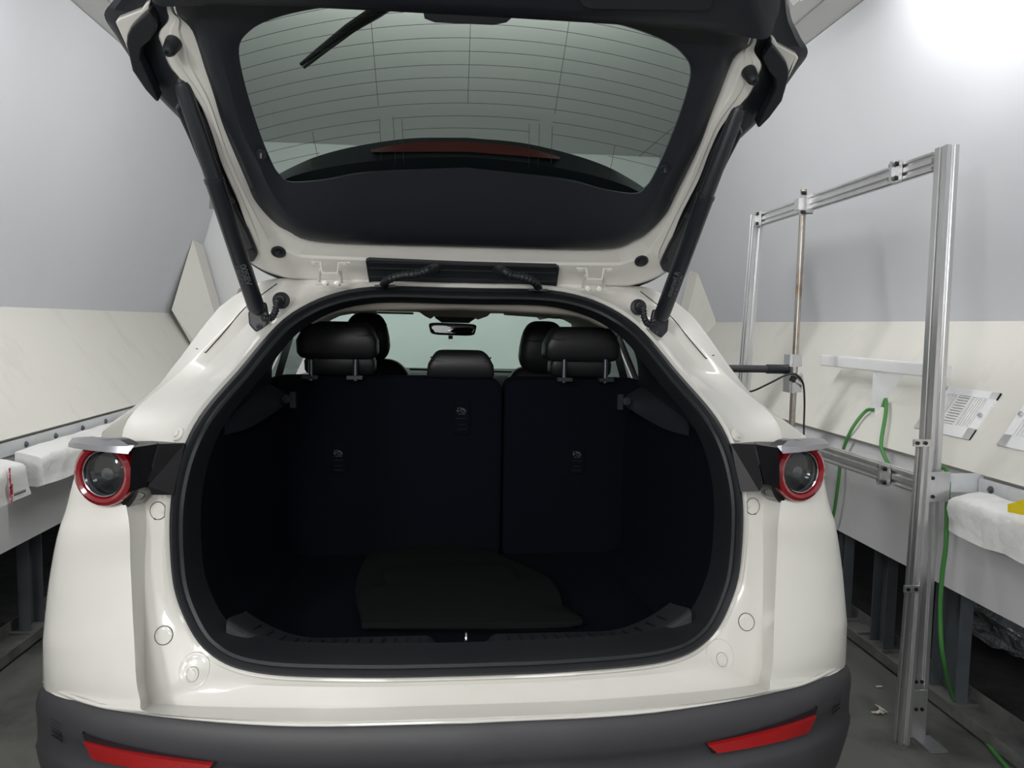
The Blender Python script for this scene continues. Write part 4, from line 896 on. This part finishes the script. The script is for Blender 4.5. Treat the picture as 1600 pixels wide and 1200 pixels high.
# ================================================================== INTERIOR
YSB = 2.50
zt_ = U(727, 591, YSB).z; xd = U(786, 700, YSB).x
def backrest(xa, xb, name, parent):
    fn = lambda p: p
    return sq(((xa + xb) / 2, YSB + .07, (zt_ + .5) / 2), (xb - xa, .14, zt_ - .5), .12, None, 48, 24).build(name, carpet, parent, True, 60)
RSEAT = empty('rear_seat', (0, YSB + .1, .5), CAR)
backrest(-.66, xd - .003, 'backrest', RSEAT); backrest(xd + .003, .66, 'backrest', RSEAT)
MB().box((0, YSB + .40, .52), (1.3, .55, .16)).build('seat_cushion', leather, RSEAT, False)
def headrest(px0, px1, py0, py1, y, ppx, pyb, parent, cen=False, e=.22, d=.13):
    a_ = U(px0, py0, y); b_ = U(px1, py1, y); c = (a_ + b_) / 2; w_, h_ = abs(b_.x - a_.x), abs(a_.z - b_.z)
    def fn(p):
        t = p.z / h_ + .5; k = 1 - .30 * max(0, t - .35) ** 1.5 * 1.9; k -= .10 * max(0, .3 - t) * 3 * (0 if cen else 1); p.x *= k; p.y -= .02 * math.sin(t * 3); return p
    hd = sq(c + V((0, .04, 0)), (w_, d, h_), e, fn, 40, 28).build('headrest', leather, parent, True, 70)
    # seam piping
    zz = c.z + h_ * .12; MB().tube(cr([c + V((-w_ * .44, -.030, h_ * .28)), c + V((-w_ * .36, -.040, h_ * .14)), c + V((0, -.0385, h_ * .12)), c + V((w_ * .36, -.040, h_ * .14)), c + V((w_ * .44, -.030, h_ * .28))], 6), .0022, 6).build('piping', leather, hd)
    for p_ in ppx:
        q = U(p_, pyb, y - .045); MB().tube([V((q.x, q.y + .02, zt_ - .01)), V((q.x, q.y + .02, U(p_, 562, y - .045).z))], .0085, 14).build('headrest_post', posts_m, hd)
        MB().box((q.x, q.y + .01, zt_ + .002), (.05, .03, .012)).build('post_collar', blackplastic, hd, False)
headrest(462, 592, 501, 562, YSB, (484, 554), 580, RSEAT)
headrest(474, 588, 540, 587, YSB + .03, (), 580, RSEAT, d=.10)
headrest(849, 968, 510, 566, YSB, (883, 948), 580, RSEAT)
headrest(858, 955, 545, 590, YSB + .03, (), 580, RSEAT, d=.10)
headrest(667, 772, 547, 592, YSB + .02, (), 588, RSEAT, True)
for (sx, hx0, hx1, hy0, hy1, s0, s1) in ((-1, 535, 609, 488, 566, 500, 652), (1, 812, 886, 501, 584, 782, 905)):
    FS = empty('front_seat', (sx * .37, 3.3, .3), CAR); y = 3.25
    headrest(hx0, hx1, hy0, hy1, y, (), 575, FS, False, .5, .12)
    a_ = U(s0, 560 if sx < 0 else 573, y + .05); b_ = U(s1, 560, y + .05)
    def fn(p, h_=.75):
        t = p.z / h_ + .5; p.x *= 1 - .28 * max(0, t - .75) ** 1.5 * 6; p.y += .1 * (t - .5); return p
    sq(((a_.x + b_.x) / 2, y + .06, a_.z - .375), (abs(b_.x - a_.x), .14, .75), .4, fn, 36, 26).build('backrest', leather, FS, True, 70)
    MB().box(((a_.x + b_.x) / 2, y + .4, .45), (.5, .55, .2)).build('seat_cushion', leather, FS, False)
# child-seat anchor covers on the seat backs
for (px, py, w_, h_) in ((721, 652, 27, 56), (529, 717, 25, 50), (901, 718, 25, 48)):
    c = U(px, py, YSB - .002); W_, H_ = w_ / FPX * YSB, h_ / FPX * YSB
    o = sq(c + V((0, .002, 0)), (W_, .012, H_), .28, None, 32, 16).build('anchor_cover', carpet, RSEAT, True, 70)
    zc = c.z + H_ * .20; yy = c.y - .0052; m_ = MB()
    k = W_ / .062
    T = lambda *pts: m_.tube([V((c.x + x * k, yy, zc + z * k)) for x, z in pts], .0008, 5)
    T((-.013, .010), (-.013, -.004)); T((-.018, .001), (-.016, -.004), (-.013, -.006), (-.010, -.004), (-.008, .001)); T((-.015, .008), (-.011, .008))
    T((-.005, .012), (-.003, -.002), (.002, -.007), (.014, -.007), (.017, -.001)); T((-.002, .010), (.002, .002), (.008, .004), (.014, .000)); T((.002, .009), (.007, .007), (.012, .003)); T((.000, .006), (.010, -.001), (.014, -.003))
    m_.build('tether_icon', iconm, o)
    textobj('tether_text', 'Top Tether', .0058 * k, (c.x + .001, yy, zc - .013 * k), (1, 0, 0), (0, 0, 1), iconm, o)
    m_ = MB(); T2_ = lambda *pts: m_.tube([V((c.x + x * k, yy, c.z + z * k)) for x, z in pts], .0011, 5)
    T2_((-.019, -.004), (.019, -.004)); T2_((-.014, -.026), (.014, -.026)); T2_((-.019, -.038), (-.014, -.043), (.014, -.043), (.019, -.038)); m_.build('pull_notch', rubber, o)
# headliner: thick cloth rim then flat ceiling to the windscreen
h0 = [Cn((727, 464), 2.17), B((567, 468), (880, 473), 2.17), B((520, 475), (921, 483), 2.16), B((492, 487), (945, 496), 2.13), B((474, 497), (960, 506), 2.10)]
h1 = [Cn((727, 480), 2.19), B((567, 483), (880, 489), 2.19), B((525, 487), (921, 497), 2.18), B((500, 497), (943, 507), 2.15), B((482, 503), (956, 512), 2.12)]
h2 = [Cn((727, 485), 2.28), B((567, 487), (880, 493), 2.28), B((530, 492), (917, 500), 2.28), B((510, 500), (938, 508), 2.24), B((492, 506), (950, 514), 2.2)]
hz = U(727, 489, 3.95).z
def fwdring(y, z): return [V((p.x * 1.06, y, z - (.03 if i == 4 else 0) - (.01 if i == 3 else 0))) for i, p in enumerate(h2)]
hh = [[p + V((0, -.01, .04)) for p in h0], h0, h1, h2, fwdring(2.6, h2[0].z + .012), fwdring(3.3, hz + .012), fwdring(3.95, hz), [p + V((0, .02, .05)) for p in fwdring(3.95, hz)]]
MB().loft([whole(cr(r, 5)) for r in hh]).build('headliner', beige, CAR, True, 60)
# side header trims above the doors and door cards so the cabin is closed
mb = MB()
for (x0, z0_, x1, z1_) in ((.44, 1.375, .66, 1.33), (.66, 1.33, .80, 1.22)): pass
mb.loft([[V((.40, y, 1.40)), V((.60, y, 1.36)), V((.70, y, 1.31)), V((.76, y, 1.30))] for y in (2.35, 3.0, 3.6, 4.0)]); mb.pair('header_trim', beige, CAR, True)
mb = MB(); mb.loft([[V((.80, y, 1.03)), V((.76, y, 1.0)), V((.78, y, .6)), V((.7, y, .35))] for y in (2.5, 3.3, 4.3)]); mb.pair('door_card', blackplastic, CAR, True)
mb = MB(); mb.loft([[V((.69, y, 1.34)), V((.78, y, 1.03))] for y in (3.18, 3.34)]); mb.pair('centre_pillar_trim', blackplastic, CAR, False)
MB().box((0, 3.4, .34), (1.5, 2.4, .04)).build('cabin_floor', carpet, CAR, False)
# dashboard
dz = U(850, 578, 4.45).z
MB().loft([[V((x, y, z)) for x in (-.78, -.4, 0, .4, .78)] for y, z in ((4.05, .6), (4.05, .95), (4.12, dz - .03), (4.3, dz - .008), (4.7, dz - .01))]).build('dashboard', blackplastic, CAR, True, 60)
MB().tube([U(640, 577, 4.2), U(900, 584, 4.2)], .006, 6).build('dash_edge', rubber, CAR)
# mirror, console pod and sensor housing
mc = U(707, 514.5, 3.75); w_, h_ = 72 / FPX * 3.75, 19 / FPX * 3.75
def fm(p): p.x *= 1 + .25 * p.z / h_ * .5; p.z -= .02 * p.x; return Matrix.Rotation(math.radians(7), 3, 'Z') @ (p + V((0, -.022, 0)) if abs(p.y) < .003 else p)
MR = sq(mc + V((0, .02, 0)), (w_, .04, h_), .35, fm, 36, 14).build('rear_view_mirror', blackplastic, CAR, True, 70)
g = sq(mc + V((0, .02, 0)), (w_ * .93, .004, h_ * .80), .35, fm, 36, 10)
Rm = Matrix.Rotation(math.radians(.0), 3, 'Z'); g.build('mirror_glass', mirrorm, MR, True, 70)
p = U(704, 527, 3.75); MB().box(p, (.022, .02, .018)).build('dip_lever', blackplastic, MR, False)
def slab(pts, y, th, m, name):
    MB().prism([U(x, y_, y) for x, y_ in pts], (0, th, 0)).build(name, m, CAR, False)
slab([(676, 486), (742, 488), (744, 497), (735, 503), (733, 505), (690, 504), (680, 497)], 3.85, .06, blackplastic, 'sensor_housing')
slab([(650, 484), (770, 486), (762, 494), (748, 499), (742, 496), (678, 494), (672, 498), (664, 494)], 3.55, .12, beige, 'overhead_console')
slab([(560, 486), (600, 487), (645, 488), (645, 491), (600, 490), (565, 489)], 3.5, .1, beige, 'sun_visor')
slab([(790, 488), (875, 494), (875, 498), (835, 495), (790, 492)], 3.5, .1, beige, 'sun_visor')

# folded mats on the cargo floor (loose: things of their own)
zf_ = .548
def matpoly(name, pts, z, th, label, seed):
    q = [onp(x, y, (0, 0, z), V((0, 0, 1))) for x, y in pts]; q = cr(q + [q[0]], 4)[:-1]; random.seed(seed)
    top = [p + V((random.uniform(-.003, .003), random.uniform(-.003, .003), th + random.uniform(0, .002))) for p in q]
    inner = [p.lerp(sum(top, V()) / len(top), .06) + V((0, 0, .003)) for p in top]
    c_ = sum(top, V()) / len(top) + V((0, 0, .005))
    mb = MB().loft([q, top, inner], True); k = len(mb.v); mb.v.append(c_); n = len(q)
    mb.f += [(2 * n + i, 2 * n + (i + 1) % n, k) for i in range(n)]
    o = mb.build(name, matfab, None, True, 60); tag(o, label, 'floor mat', 'folded floor mats in the cargo area'); return o
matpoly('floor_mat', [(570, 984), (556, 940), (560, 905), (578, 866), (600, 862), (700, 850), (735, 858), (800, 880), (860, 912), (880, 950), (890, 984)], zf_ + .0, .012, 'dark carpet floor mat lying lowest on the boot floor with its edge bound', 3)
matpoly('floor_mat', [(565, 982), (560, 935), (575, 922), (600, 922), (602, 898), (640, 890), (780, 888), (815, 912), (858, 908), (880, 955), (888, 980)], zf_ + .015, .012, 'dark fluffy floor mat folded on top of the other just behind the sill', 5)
